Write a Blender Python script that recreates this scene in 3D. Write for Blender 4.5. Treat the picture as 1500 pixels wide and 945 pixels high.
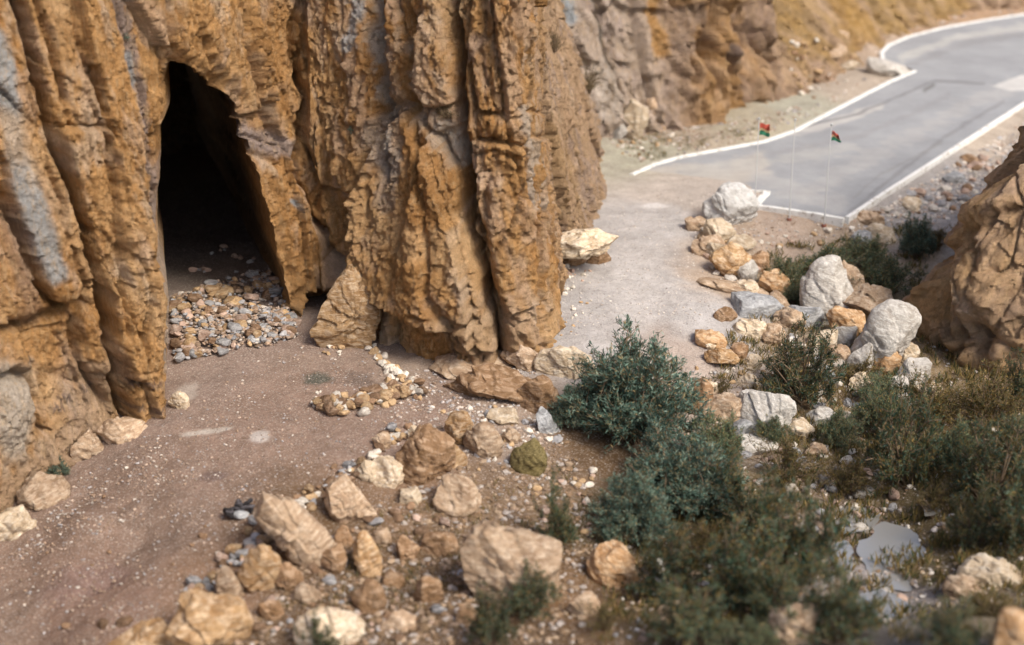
import bpy, math, random
import numpy as np
from mathutils import Vector, Matrix, Euler

for o in list(bpy.data.objects): bpy.data.objects.remove(o)
scene = bpy.context.scene
COL = scene.collection
random.seed(7); RNG = np.random.default_rng(11)

# ------------------------------------------------------------------ camera
PW, PH = 1500.0, 945.0            # size of the photograph
FPX = 2200.0                      # focal length in photograph pixels
TH = math.radians(22.0)           # downward pitch
CAM = np.array([0.0, 0.0, 20.0])
cam_d = bpy.data.cameras.new('camera'); cam = bpy.data.objects.new('camera', cam_d); COL.objects.link(cam)
cam.location = CAM; cam.rotation_euler = (math.pi/2 - TH, 0, 0)
cam_d.sensor_width = 36; cam_d.lens = 36*FPX/PW; cam_d.clip_end = 2000; cam_d.clip_start = 0.5
cam_d.dof.use_dof = True; cam_d.dof.focus_distance = 51.0; cam_d.dof.aperture_fstop = 0.16
scene.camera = cam
scene.render.resolution_x = 1024; scene.render.resolution_y = 645

# ------------------------------------------------------------------ sky, sun, exposure
SUN_EL, SUN_AZ = math.radians(48), math.radians(134)    # azimuth clockwise from +Y
world = bpy.data.worlds.new('World'); scene.world = world; world.use_nodes = True
wn = world.node_tree; wn.nodes.clear()
sky = wn.nodes.new('ShaderNodeTexSky'); sky.sky_type = 'NISHITA'; sky.sun_disc = False
sky.sun_elevation = SUN_EL; sky.sun_rotation = SUN_AZ; sky.air_density = 1.0; sky.dust_density = 3.5
bg = wn.nodes.new('ShaderNodeBackground'); bg.inputs['Strength'].default_value = 0.15
wo = wn.nodes.new('ShaderNodeOutputWorld')
wn.links.new(sky.outputs[0], bg.inputs[0]); wn.links.new(bg.outputs[0], wo.inputs[0])
sl = bpy.data.lights.new('sun', 'SUN'); sl.energy = 2.7; sl.angle = math.radians(20); sl.color = (1.0, 0.93, 0.82)
so = bpy.data.objects.new('sun', sl); COL.objects.link(so)
sdir = Vector((math.sin(SUN_AZ)*math.cos(SUN_EL), math.cos(SUN_AZ)*math.cos(SUN_EL), math.sin(SUN_EL)))
so.rotation_euler = sdir.to_track_quat('Z', 'Y').to_euler(); so.location = (30, 10, 60)
scene.view_settings.view_transform = 'Standard'; scene.view_settings.look = 'None'
scene.view_settings.exposure = 0.44; scene.view_settings.gamma = 1.0

# ------------------------------------------------------------------ projection helpers
cF = np.array([0, math.cos(TH), -math.sin(TH)]); cU = np.array([0, math.sin(TH), math.cos(TH)])
def ray(px, py):
    return cF + np.array([1.0, 0, 0])*((px-PW/2)/FPX) + cU*(-(py-PH/2)/FPX)
def at_z(px, py, z):
    d = ray(px, py); t = (z-CAM[2])/d[2]; return CAM + d*t
def proj(P):
    q = P - CAM; zc = q @ cF
    return PW/2 + FPX*q[..., 0]/zc, PH/2 - FPX*(q @ cU)/zc, zc

# ------------------------------------------------------------------ noise
def _h(i, j, k, s):
    x = (i.astype(np.int64)*374761393 + j.astype(np.int64)*668265263 + k.astype(np.int64)*2147483647 + s*974634777) & 0xffffffff
    x = ((x ^ (x >> 13))*1274126177) & 0xffffffff
    x = ((x ^ (x >> 16))*2246822519) & 0xffffffff
    return ((x ^ (x >> 15)) & 0xffffff)/float(0xffffff)
def vn(x, y, z, s=0):                       # smooth value noise, -1..1
    i, j, k = np.floor(x), np.floor(y), np.floor(z)
    u, v, w = x-i, y-j, z-k
    u = u*u*u*(u*(u*6-15)+10); v = v*v*v*(v*(v*6-15)+10); w = w*w*w*(w*(w*6-15)+10)
    r = 0
    for a in (0, 1):
        for b in (0, 1):
            for c in (0, 1):
                r = r + _h(i+a, j+b, k+c, s)*(u if a else 1-u)*(v if b else 1-v)*(w if c else 1-w)
    return r*2-1
def fbm(x, y, z, s=0, o=4, g=0.5):
    r = 0; a = 1.0; t = 0
    for q in range(o):
        r = r + a*vn(x, y, z, s+q*17); t += a; a *= g
        x, y, z = x*2.03+5.1, y*2.03+1.7, z*2.03+3.3
    return r/t
def ridge(x, y, z, s=0, o=4):
    r = 0; a = 1.0; t = 0
    for q in range(o):
        r = r + a*(1-2*np.abs(vn(x, y, z, s+q*13))); t += a; a *= 0.5
        x, y, z = x*2.1+3.1, y*2.1+7.7, z*2.1+1.3
    return r/t
def facet(u, v, s, tilt=0.6):               # cells, each a tilted flat facet with its own offset; also edge distance
    i0, j0 = np.floor(u), np.floor(v)
    best = np.full(u.shape, 9.0); sec = np.full(u.shape, 9.0); val = np.zeros(u.shape)
    zz = np.zeros_like(i0)
    for a in (-1, 0, 1):
        for b in (-1, 0, 1):
            i, j = i0+a, j0+b
            cx, cy = i+_h(i, j, zz, s), j+_h(i, j, zz, s+1)
            dx, dy = u-cx, v-cy
            d = dx*dx+dy*dy
            t = (_h(i, j, zz, s+2)*2-1) + tilt*((_h(i, j, zz, s+3)*2-1)*dx+(_h(i, j, zz, s+4)*2-1)*dy)*2
            m = d < best
            sec = np.where(m, best, np.minimum(sec, d)); val = np.where(m, t, val); best = np.where(m, d, best)
    return val, np.sqrt(sec)-np.sqrt(best)
def env(u, v, s, k=1.2, tilt=0.6, low=False):
    """fractured relief: rounded blocks meeting in sharp creases, or (low) scooped breaks meeting in sharp ridges"""
    i0, j0 = np.floor(u), np.floor(v); best = np.full(u.shape, -9.0); sec = np.full(u.shape, -9.0); zz = np.zeros_like(i0)
    for a in (-1, 0, 1):
        for b in (-1, 0, 1):
            i, j = i0+a, j0+b
            dx, dy = u-i-_h(i, j, zz, s), v-j-_h(i, j, zz, s+1)
            t = (_h(i, j, zz, s+2)-0.5)*0.9 + tilt*((_h(i, j, zz, s+3)*2-1)*dx+(_h(i, j, zz, s+4)*2-1)*dy) - k*(dx*dx+dy*dy)
            sec = np.maximum(sec, np.minimum(best, t)); best = np.maximum(best, t)
    return (-best if low else best), best-sec
def sstep(a, b, x):
    t = np.clip((x-a)/(b-a), 0, 1); return t*t*(3-2*t)
def dline(x, y, pts):                       # distance to polyline, signed side (+ right of travel), param along
    best = np.full(x.shape, 1e9); side = np.zeros(x.shape)
    for (ax, ay), (bx, by) in zip(pts[:-1], pts[1:]):
        ex, ey = bx-ax, by-ay; L = ex*ex+ey*ey
        t = np.clip(((x-ax)*ex+(y-ay)*ey)/L, 0, 1)
        qx, qy = x-(ax+t*ex), y-(ay+t*ey); d = np.hypot(qx, qy)
        m = d < best
        side = np.where(m, np.sign(ey*(x-ax)-ex*(y-ay)), side); best = np.where(m, d, best)
    return best, side
def inpoly(x, y, pts):
    r = np.zeros(x.shape, bool); n = len(pts)
    for i in range(n):
        x1, y1 = pts[i]; x2, y2 = pts[(i+1) % n]
        if y1 == y2: continue
        c = ((y1 > y) != (y2 > y)) & (x < (x2-x1)*(y-y1)/(y2-y1)+x1)
        r ^= c
    return r

# ------------------------------------------------------------------ mesh helpers
def mk_mesh(name, V, Fc, col=None, smooth=True, mats=None, fmat=None):
    V = np.asarray(V, np.float32); Fc = np.asarray(Fc, np.int32)
    me = bpy.data.meshes.new(name); n = Fc.shape[1]
    me.vertices.add(len(V)); me.vertices.foreach_set('co', V.ravel())
    me.loops.add(Fc.size); me.loops.foreach_set('vertex_index', Fc.ravel())
    me.polygons.add(len(Fc)); me.polygons.foreach_set('loop_start', np.arange(0, Fc.size, n, dtype=np.int32))
    me.update(calc_edges=True)
    me.polygons.foreach_set('use_smooth', np.full(len(Fc), smooth))
    if col is not None:
        a = me.color_attributes.new('Col', 'FLOAT_COLOR', 'POINT')
        c = np.ones((len(V), 4), np.float32); c[:, :3] = col; a.data.foreach_set('color', c.ravel())
    for m in (mats or []): me.materials.append(m)
    if fmat is not None: me.polygons.foreach_set('material_index', np.asarray(fmat, np.int32))
    me.validate(); me.update()
    return me
def link(name, me, parent=None):
    o = bpy.data.objects.new(name, me); COL.objects.link(o)
    if parent: o.parent = parent
    return o
def tag(o, label=None, cat=None, group=None, kind=None):
    if label: o['label'] = label
    if cat: o['category'] = cat
    if group: o['group'] = group
    if kind: o['kind'] = kind
    return o
def grid_faces(nr, nc):
    i = np.arange(nr*nc).reshape(nr, nc)
    return np.stack([i[:-1, :-1], i[:-1, 1:], i[1:, 1:], i[1:, :-1]], -1).reshape(-1, 4)

# ------------------------------------------------------------------ materials
def new_mat(name):
    m = bpy.data.materials.new(name); m.use_nodes = True
    nt = m.node_tree; b = nt.nodes['Principled BSDF']; b.inputs['Roughness'].default_value = 0.92
    b.inputs['Specular IOR Level'].default_value = 0.2
    return m, nt, b
def N(nt, t, **k):
    n = nt.nodes.new(t)
    for a, v in k.items():
        if a in n.inputs: n.inputs[a].default_value = v
        else: setattr(n, a, v)
    return n
def L(nt, a, b): nt.links.new(a, b)
def noise(nt, vec, scale, detail=6, rough=0.6, dist=0.0):
    n = N(nt, 'ShaderNodeTexNoise'); n.inputs['Scale'].default_value = scale; n.inputs['Detail'].default_value = detail
    n.inputs['Roughness'].default_value = rough; n.inputs['Distortion'].default_value = dist
    L(nt, vec, n.inputs['Vector']); return n
def mapr(nt, val, a, b, c, d):
    n = N(nt, 'ShaderNodeMapRange'); L(nt, val, n.inputs['Value'])
    for k, v in zip(('From Min', 'From Max', 'To Min', 'To Max'), (a, b, c, d)): n.inputs[k].default_value = v
    return n.outputs[0]
def mixc(nt, fac, a, b, mode='MIX'):
    n = N(nt, 'ShaderNodeMix'); n.data_type = 'RGBA'; n.blend_type = mode
    if hasattr(fac, 'links'): L(nt, fac, n.inputs[0])
    else: n.inputs[0].default_value = fac
    for s, v in ((6, a), (7, b)):
        if hasattr(v, 'links'): L(nt, v, n.inputs[s])
        else: n.inputs[s].default_value = (*v, 1)
    return n.outputs[2]
def bump(nt, b, hs, dist=0.05, strength=0.8):
    prev = None
    for h, d in hs:
        n = N(nt, 'ShaderNodeBump'); n.inputs['Strength'].default_value = strength; n.inputs['Distance'].default_value = d
        L(nt, h, n.inputs['Height'])
        if prev: L(nt, prev, n.inputs['Normal'])
        prev = n.outputs[0]
    L(nt, prev, b.inputs['Normal'])
def vmul(nt, vec, s):
    n = N(nt, 'ShaderNodeVectorMath'); n.operation = 'MULTIPLY'; L(nt, vec, n.inputs[0]); n.inputs[1].default_value = s
    return n.outputs[0]

def attr_rock_mat(name, sp=1.0, bd=1.0):
    """rock whose base colour is a vertex attribute, with finer colour grain and relief from noise"""
    m, nt, b = new_mat(name)
    at = N(nt, 'ShaderNodeAttribute', attribute_name='Col'); g = N(nt, 'ShaderNodeNewGeometry')
    P = g.outputs['Position']
    n1 = noise(nt, P, 2.2*sp, 8, 0.7); n2 = noise(nt, vmul(nt, P, (1, 1, 0.25)), 7*sp, 6, 0.65); n3 = noise(nt, P, 26*sp, 5, 0.7)
    c = mixc(nt, 1.0, at.outputs['Color'], mixc(nt, mapr(nt, n1.outputs[0], 0.3, 0.72, 0, 1), (0.74, 0.68, 0.60), (1.32, 1.30, 1.26)), 'MULTIPLY')
    n5 = noise(nt, P, 13*sp, 8, 0.75)
    c = mixc(nt, mapr(nt, n2.outputs[0], 0.50, 0.68, 0, 0.55), c, (0.72, 0.50, 0.28))
    c = mixc(nt, mapr(nt, n5.outputs[0], 0.56, 0.68, 0, 0.4), c, (0.26, 0.13, 0.05))
    c = mixc(nt, mapr(nt, n3.outputs[0], 0.58, 0.75, 0, 0.4), c, (0.16, 0.09, 0.04))
    v = N(nt, 'ShaderNodeTexVoronoi'); v.inputs['Scale'].default_value = 5*sp; v.feature = 'DISTANCE_TO_EDGE'
    L(nt, noise(nt, P, 2.5, 3).outputs[1], v.inputs['Vector'])
    wv = N(nt, 'ShaderNodeVectorMath'); wv.operation = 'MULTIPLY_ADD'
    L(nt, noise(nt, P, 3.0, 4).outputs[1], wv.inputs[0]); wv.inputs[1].default_value = (0.16, 0.16, 0.16); L(nt, vmul(nt, P, (1, 1, 0.5)), wv.inputs[2])
    L(nt, wv.outputs[0], v.inputs['Vector'])
    L(nt, c, b.inputs['Base Color'])
    n4 = noise(nt, P, 9*sp, 9, 0.8)
    chips = []
    for sc_ in (3.6*sp, 8.5*sp):
        vv = N(nt, 'ShaderNodeTexVoronoi'); vv.inputs['Scale'].default_value = sc_; L(nt, wv.outputs[0], vv.inputs['Vector'])
        se = N(nt, 'ShaderNodeSeparateColor'); L(nt, vv.outputs['Color'], se.inputs[0])
        ma = N(nt, 'ShaderNodeMath'); ma.operation = 'MULTIPLY_ADD'; L(nt, se.outputs[0], ma.inputs[0]); ma.inputs[1].default_value = 0.5; L(nt, vv.outputs['Distance'], ma.inputs[2]); chips.append(ma.outputs[0])
    bump(nt, b, [(n1.outputs[0], 0.28*bd), (mapr(nt, v.outputs[0], 0, 0.09, 0, 1), 0.03*bd), (chips[0], 0.11*bd), (chips[1], 0.06*bd), (n2.outputs[0], 0.10*bd), (n4.outputs[0], 0.16*bd), (n3.outputs[0], 0.06*bd)], strength=1.0)
    return m
def rock_mat(name, dark, mid, light, sc=1.0, lichen=None, vein=0.0):
    m, nt, b = new_mat(name)
    tc = N(nt, 'ShaderNodeTexCoord'); oi = N(nt, 'ShaderNodeObjectInfo')
    ad = N(nt, 'ShaderNodeVectorMath'); ad.operation = 'MULTIPLY_ADD'
    L(nt, oi.outputs['Random'], ad.inputs[0]); ad.inputs[1].default_value = (37, 91, 53); L(nt, tc.outputs['Object'], ad.inputs[2])
    P = ad.outputs[0]
    n1 = noise(nt, P, 1.7*sc, 8, 0.68); n2 = noise(nt, P, 9*sc, 6, 0.7); n3 = noise(nt, vmul(nt, P, (1, 1, 3)), 3.4*sc, 6, 0.6, 0.6)
    c = mixc(nt, mapr(nt, n1.outputs[0], 0.34, 0.62, 0, 1), dark, mid)
    c = mixc(nt, mapr(nt, n3.outputs[0], 0.46, 0.66, 0, 0.85), c, light)
    c = mixc(nt, mapr(nt, n2.outputs[0], 0.58, 0.74, 0, 0.6), c, tuple(x*0.35 for x in dark))
    if lichen: c = mixc(nt, mapr(nt, noise(nt, P, 2.3*sc, 6, 0.7).outputs[0], 0.5, 0.6, 0, 0.8), c, lichen)
    hv = mapr(nt, oi.outputs['Random'], 0, 1, 0.78, 1.18)
    cm = N(nt, 'ShaderNodeCombineColor'); [L(nt, hv, cm.inputs[q]) for q in range(3)]
    c = mixc(nt, 1.0, c, cm.outputs[0], 'MULTIPLY')
    L(nt, c, b.inputs['Base Color'])
    n4 = noise(nt, P, 30*sc, 4, 0.7)
    bump(nt, b, [(n1.outputs[0], 0.10/sc), (n3.outputs[0], 0.05/sc), (n2.outputs[0], 0.05/sc), (n4.outputs[0], 0.015/sc)])
    return m
M = {}
M['cliff'] = attr_rock_mat('cliff_rock')
M['far_cliff'] = attr_rock_mat('far_cliff_rock', 0.7, 1.6)
M['ochre'] = rock_mat('ochre_rock', (0.24, 0.13, 0.055), (0.45, 0.29, 0.15), (0.63, 0.48, 0.33))
M['brown'] = rock_mat('brown_rock', (0.17, 0.095, 0.045), (0.33, 0.20, 0.11), (0.50, 0.35, 0.23))
M['pink'] = rock_mat('pink_rock', (0.26, 0.17, 0.105), (0.45, 0.32, 0.21), (0.62, 0.49, 0.365))
M['cream'] = rock_mat('cream_rock', (0.38, 0.28, 0.18), (0.60, 0.48, 0.34), (0.74, 0.65, 0.52))
M['white'] = rock_mat('white_rock', (0.30, 0.265, 0.225), (0.50, 0.465, 0.42), (0.64, 0.61, 0.56))
M['bright'] = rock_mat('bright_white_rock', (0.50, 0.48, 0.45), (0.72, 0.70, 0.67), (0.80, 0.79, 0.77))
M['grey'] = rock_mat('grey_rock', (0.20, 0.20, 0.20), (0.35, 0.35, 0.35), (0.54, 0.54, 0.54))
M['orange'] = rock_mat('orange_rock', (0.28, 0.15, 0.065), (0.49, 0.30, 0.155), (0.64, 0.48, 0.32))
M['mossy'] = rock_mat('mossy_rock', (0.07, 0.055, 0.022), (0.15, 0.115, 0.045), (0.26, 0.21, 0.10), 3.0)
M['charred'] = rock_mat('charred_rock', (0.012, 0.011, 0.011), (0.04, 0.035, 0.035), (0.12, 0.11, 0.12), 2.0)
# small stones: scaled copies, so their grain is finer in object units
S = {}
S['tan'] = rock_mat('tan_stone', (0.24, 0.14, 0.07), (0.42, 0.28, 0.15), (0.55, 0.42, 0.28), 0.8)
S['grey'] = rock_mat('grey_stone', (0.17, 0.165, 0.17), (0.32, 0.31, 0.31), (0.50, 0.49, 0.48), 0.8)
S['pale'] = rock_mat('pale_stone', (0.40, 0.35, 0.29), (0.56, 0.50, 0.43), (0.70, 0.65, 0.58), 0.8)
S['brown'] = rock_mat('brown_stone', (0.12, 0.07, 0.04), (0.24, 0.145, 0.085), (0.36, 0.25, 0.17), 0.8)
S['pinkish'] = rock_mat('pinkish_stone', (0.28, 0.18, 0.13), (0.44, 0.31, 0.24), (0.58, 0.46, 0.38), 0.8)

# ------------------------------------------------------------------ ground height
HC = [ # photograph position, height
 (-200,1000,-3.6),(0,850,-2.6),(0,800,-2.5),(0,945,-2.5),(60,716,-1.9),(100,720,-1.7),(205,628,-0.8),(250,640,-0.6),(252,600,-0.4),(150,850,-1.8),(150,760,-1.4),(300,700,-0.5),(400,620,-0.1),(480,560,0),(560,620,0),(330,560,-0.1),(300,800,-0.8),
 (330,480,0.35),(300,440,0.6),(400,450,0.4),(350,410,0.55),(300,370,0.3),(320,330,0.0),(600,540,0),(700,590,0),(640,600,-0.05),(760,560,0),(250,880,-1.1),(200,940,-1.4),
 (420,740,-0.05),(520,670,-0.05),(480,790,-0.55),(400,870,-0.7),(330,930,-1.0),(560,740,-0.5),(620,700,-0.35),(700,690,-0.45),(770,620,-0.35),(830,640,-0.7),
 (600,830,-1.0),(700,780,-0.9),(500,900,-0.8),(650,940,-0.6),(800,720,-1.0),(850,800,-1.3),(800,900,-0.8),(820,690,-0.9),
 (830,540,0.0),(900,480,0.05),(880,420,0.05),(950,400,0.05),(1000,450,0.0),(1050,440,-0.1),(960,330,0.1),(1000,290,0.13),(930,270,0.13),(1050,285,0.13),(1040,300,0.13),
 (1080,330,0.0),(1150,325,-0.15),(1230,335,-0.25),(1100,350,-0.15),(1060,500,-0.35),(1060,560,-0.8),(980,640,-1.2),(1100,470,-0.7),(1150,380,-0.9),(1250,380,-1.3),
 (1350,330,-1.0),(1300,300,-0.5),(1400,260,-0.5),(1450,220,-0.4),(1500,190,-0.3),(1340,440,-1.6),(1200,470,-1.5),(1150,560,-1.5),(1250,600,-1.9),(1400,600,-1.6),(1500,620,-1.2),
 (1100,640,-1.6),(1000,720,-1.7),(1100,760,-1.8),(1200,740,-2.0),(1280,780,-2.3),(1290,890,-1.7),(1400,740,-1.4),(1500,760,-0.6),(1450,880,-0.9),(1100,890,-0.6),
 (950,850,-1.5),(900,940,-0.2),(1180,950,0.4),(1400,970,1.6),(1500,960,1.8),(1300,1000,1.2),(1000,1000,0.6),
 (940,220,0.15),(900,200,0.4),(1000,190,0.3),(1150,165,0.1),(1120,150,0.7),(1240,110,0.3),(1300,100,0.1),(1270,60,0.6),(1400,20,0.4),(1500,5,0.3),(1200,240,0.0),(1400,150,0.0),(1500,90,0.0),(1300,200,0.0),(1450,50,0.0),
]
_hp = np.array([[*at_z(a, b, z)[:2], z] for a, b, z in HC])
ROADPX_L = [(925,255),(960,239),(1000,228),(1060,217),(1120,206),(1165,190),(1200,172),(1250,146),(1300,120),(1340,103)]
ROADPX_N = [(1340,103),(1315,94),(1293,86),(1291,76),(1302,65),(1330,53),(1380,40),(1440,29),(1500,20),(1640,6)]
ROADPX_R = [(1240,318),(1300,278),(1360,240),(1430,195),(1500,150),(1620,85),(1720,50)]
ROAD_Z = 0.12
ROAD_POLY = [tuple(at_z(a, b, ROAD_Z)[:2]) for a, b in ROADPX_L + ROADPX_N[1:] + ROADPX_R[::-1] + [(1107,298),(1122,279),(1070,275),(1010,268)]]
def ground_z(x, y, detail=True):
    x = np.asarray(x, float); y = np.asarray(y, float); sh = x.shape; xf, yf = x.ravel(), y.ravel()
    num = np.zeros(xf.shape); den = np.zeros(xf.shape)
    for a, b, z in _hp:
        d2 = (xf-a)**2+((yf-b)*0.8)**2
        w = 1/(d2+2.6)**2.2
        num += w*z; den += w
    h = num/den
    if detail:
        rough = 0.05 + 0.22*sstep(-0.35, -1.3, h)
        h = h + rough*fbm(xf*0.5, yf*0.5, 0*xf, 3, 4, 0.55) + 0.02*fbm(xf*4, yf*4, 0*xf, 9, 3)
    ins = inpoly(xf, yf, ROAD_POLY)
    dr, _ = dline(xf, yf, ROAD_POLY+[ROAD_POLY[0]])
    sd = np.where(ins, -dr, dr)                      # signed distance to the road edge
    h = np.where(sd < 1.2, np.minimum(h, 0.02+0*h)*0+h*sstep(-0.1, 1.2, sd)+(0.02 if True else 0)*(1-sstep(-0.1, 1.2, sd)), h)
    # the dirt runs up onto the end of the road where it has no kerb
    e, _ = dline(xf, yf, [tuple(at_z(*p, 0.12)[:2]) for p in ((928,258),(1010,268),(1065,276))])
    h = np.where(e < 2.2, np.maximum(h, 0.155*(1-sstep(0.6, 2.2, e))+h*sstep(0.6, 2.2, e) + 0.012*fbm(xf*2, yf*2, 0*xf, 5, 3)), h)
    return h.reshape(sh)
def hit(px, py, dz=0.0):
    z = 0.0
    for _ in range(12):
        p = at_z(px, py, z+dz); z = 0.5*z+0.5*float(ground_z(np.array([p[0]]), np.array([p[1]]))[0])
    return at_z(px, py, z+dz)
def hitv(px, py, dz=0.0):                            # vectorised
    px = np.asarray(px, float); py = np.asarray(py, float); z = np.zeros(px.shape)
    D = cF[None]+np.array([1., 0, 0])[None]*((px-PW/2)/FPX)[:, None]-cU[None]*((py-PH/2)/FPX)[:, None]
    for _ in range(8):
        t = (z+dz-CAM[2])/D[:, 2]; P = CAM+D*t[:, None]; z = 0.5*z+0.5*ground_z(P[:, 0], P[:, 1])
    t = (z+dz-CAM[2])/D[:, 2]; return CAM+D*t[:, None]

# ------------------------------------------------------------------ ground colour (soil kinds by place, plus painted shade on the cave floor)
TER=(0.28,0.195,0.148); TER2=(0.32,0.222,0.172); PATH=(0.54,0.51,0.49); DIRT=(0.36,0.275,0.215); SOIL=(0.15,0.09,0.045); OLI=(0.15,0.11,0.05); DK=(0.09,0.065,0.035); BED=(0.38,0.35,0.33)
GC = [(500,860,SOIL),(700,900,SOIL),(640,760,(0.17,0.11,0.06)),(850,900,(0.2,0.12,0.06)),(950,700,DK),(1050,850,DK),(1250,640,OLI),(450,850,SOIL),(600,900,SOIL),(760,770,SOIL),(880,720,OLI),(560,790,SOIL),(820,900,SOIL),(680,860,SOIL),(760,680,(0.2,0.13,0.08)),(540,840,SOIL),(360,900,SOIL),(900,800,SOIL),(1200,560,OLI),(1350,640,OLI),(0,850,TER),(0,945,(0.28,0.19,0.13)),(150,800,(0.31,0.20,0.15)),(250,720,TER),(330,640,TER2),(400,600,TER2),(480,570,TER2),(560,640,TER2),(300,840,(0.32,0.20,0.13)),(200,930,(0.25,0.16,0.10)),
 (330,520,(0.30,0.22,0.18)),(320,440,(0.24,0.19,0.16)),(300,350,(0.16,0.13,0.12)),(600,540,DIRT),(700,600,DIRT),(760,600,DIRT),(640,600,TER2),(450,500,(0.33,0.24,0.19)),  # first three entries: cave floor darkened inward to paint in its shade
 (480,780,SOIL),(400,870,SOIL),(560,740,(0.27,0.17,0.10)),(620,700,(0.30,0.19,0.12)),(700,720,(0.30,0.20,0.12)),(600,830,SOIL),(700,780,SOIL),(820,680,(0.27,0.18,0.11)),(500,900,SOIL),(850,860,(0.30,0.17,0.08)),
 (700,930,SOIL),(880,640,SOIL),(850,520,PATH),(900,450,PATH),(950,400,PATH),(960,330,PATH),(1000,290,(0.56,0.49,0.43)),(1040,450,PATH),(1020,520,(0.50,0.41,0.35)),(1080,560,(0.40,0.32,0.27)),(1060,400,(0.54,0.42,0.32)),
 (1080,340,(0.48,0.37,0.28)),(1150,330,(0.48,0.37,0.29)),(1250,350,(0.46,0.36,0.27)),(1150,400,OLI),(1280,400,(0.30,0.24,0.14)),(1400,250,BED),(1330,290,BED),(1470,210,(0.48,0.40,0.32)),(1340,440,(0.28,0.20,0.11)),
 (1200,520,(0.28,0.20,0.12)),(1250,600,(0.28,0.20,0.10)),(1400,600,(0.30,0.21,0.09)),(1240,670,(0.30,0.22,0.17)),(1280,780,(0.32,0.29,0.28)),(1290,860,(0.33,0.31,0.30)),(1100,640,OLI),(1000,720,DK),(1100,780,OLI),
 (1000,860,OLI),(1150,880,DK),(1400,740,OLI),(1500,760,OLI),(1450,880,(0.24,0.19,0.15)),(1500,940,OLI),
 (930,225,(0.45,0.43,0.33)),(900,205,(0.42,0.38,0.30)),(1000,195,(0.44,0.36,0.27)),(1090,185,(0.42,0.37,0.27)),(1180,160,(0.44,0.42,0.33)),(1240,130,(0.46,0.38,0.30)),(1270,80,(0.44,0.33,0.24)),(1400,30,(0.42,0.27,0.16))]
_gc = np.array([[*at_z(a, b, 0)[:2], *c] for a, b, c in GC])
def ground_col(x, y):
    num = np.zeros((len(x), 3)); den = np.zeros(len(x))
    wx = x+1.2*fbm(x*0.4, y*0.4, 0*x, 61, 4, 0.6); wy = y+1.8*fbm(x*0.4, y*0.4, 0*x, 71, 4, 0.6)
    for r in _gc:
        w = 1/((wx-r[0])**2+((wy-r[1])*0.7)**2+0.8)**2.5
        num += w[:, None]*r[2:]; den += w
    c = num/den[:, None]*0.86
    px, py, _ = proj(np.stack([x, y, 0*x], -1))
    v = 1+0.16*fbm(x*0.9, y*0.9, 0*x, 21, 5, 0.6)+0.08*fbm(x*6, y*6, 0*x, 25, 3)
    c *= v[:, None]
    # ash stains on the terrace, dark plant litter, dust streaks
    for (sx, sy, rx, ry, cc, a) in [(465,553,22,9,(0.06,0.075,0.06),0.8),(430,505,45,16,(0.17,0.12,0.10),0.5),(310,674,22,7,(0.16,0.11,0.10),0.7),(525,555,22,12,(0.10,0.08,0.07),0.6),(380,630,14,8,(0.62,0.58,0.55),0.7),
                              (110,770,70,25,(0.2,0.13,0.13),0.35),(300,612,40,4,(0.62,0.58,0.52),0.6),(958,305,20,4,(0.75,0.72,0.7),0.7),(930,420,40,60,(0.72,0.67,0.63),0.25),(30,925,40,8,(0.5,0.45,0.4),0.3),(270,560,22,12,(0.5,0.45,0.4),0.5)]:
        q = ((px-sx)/rx)**2+((py-sy)/ry)**2+0.7*fbm(x*3, y*3, 0*x, 31, 3)
        w = a*sstep(1.4, 0.3, q)
        c = c*(1-w[:, None])+np.array(cc)*w[:, None]
    return np.clip(c, 0.01, 1)

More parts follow.
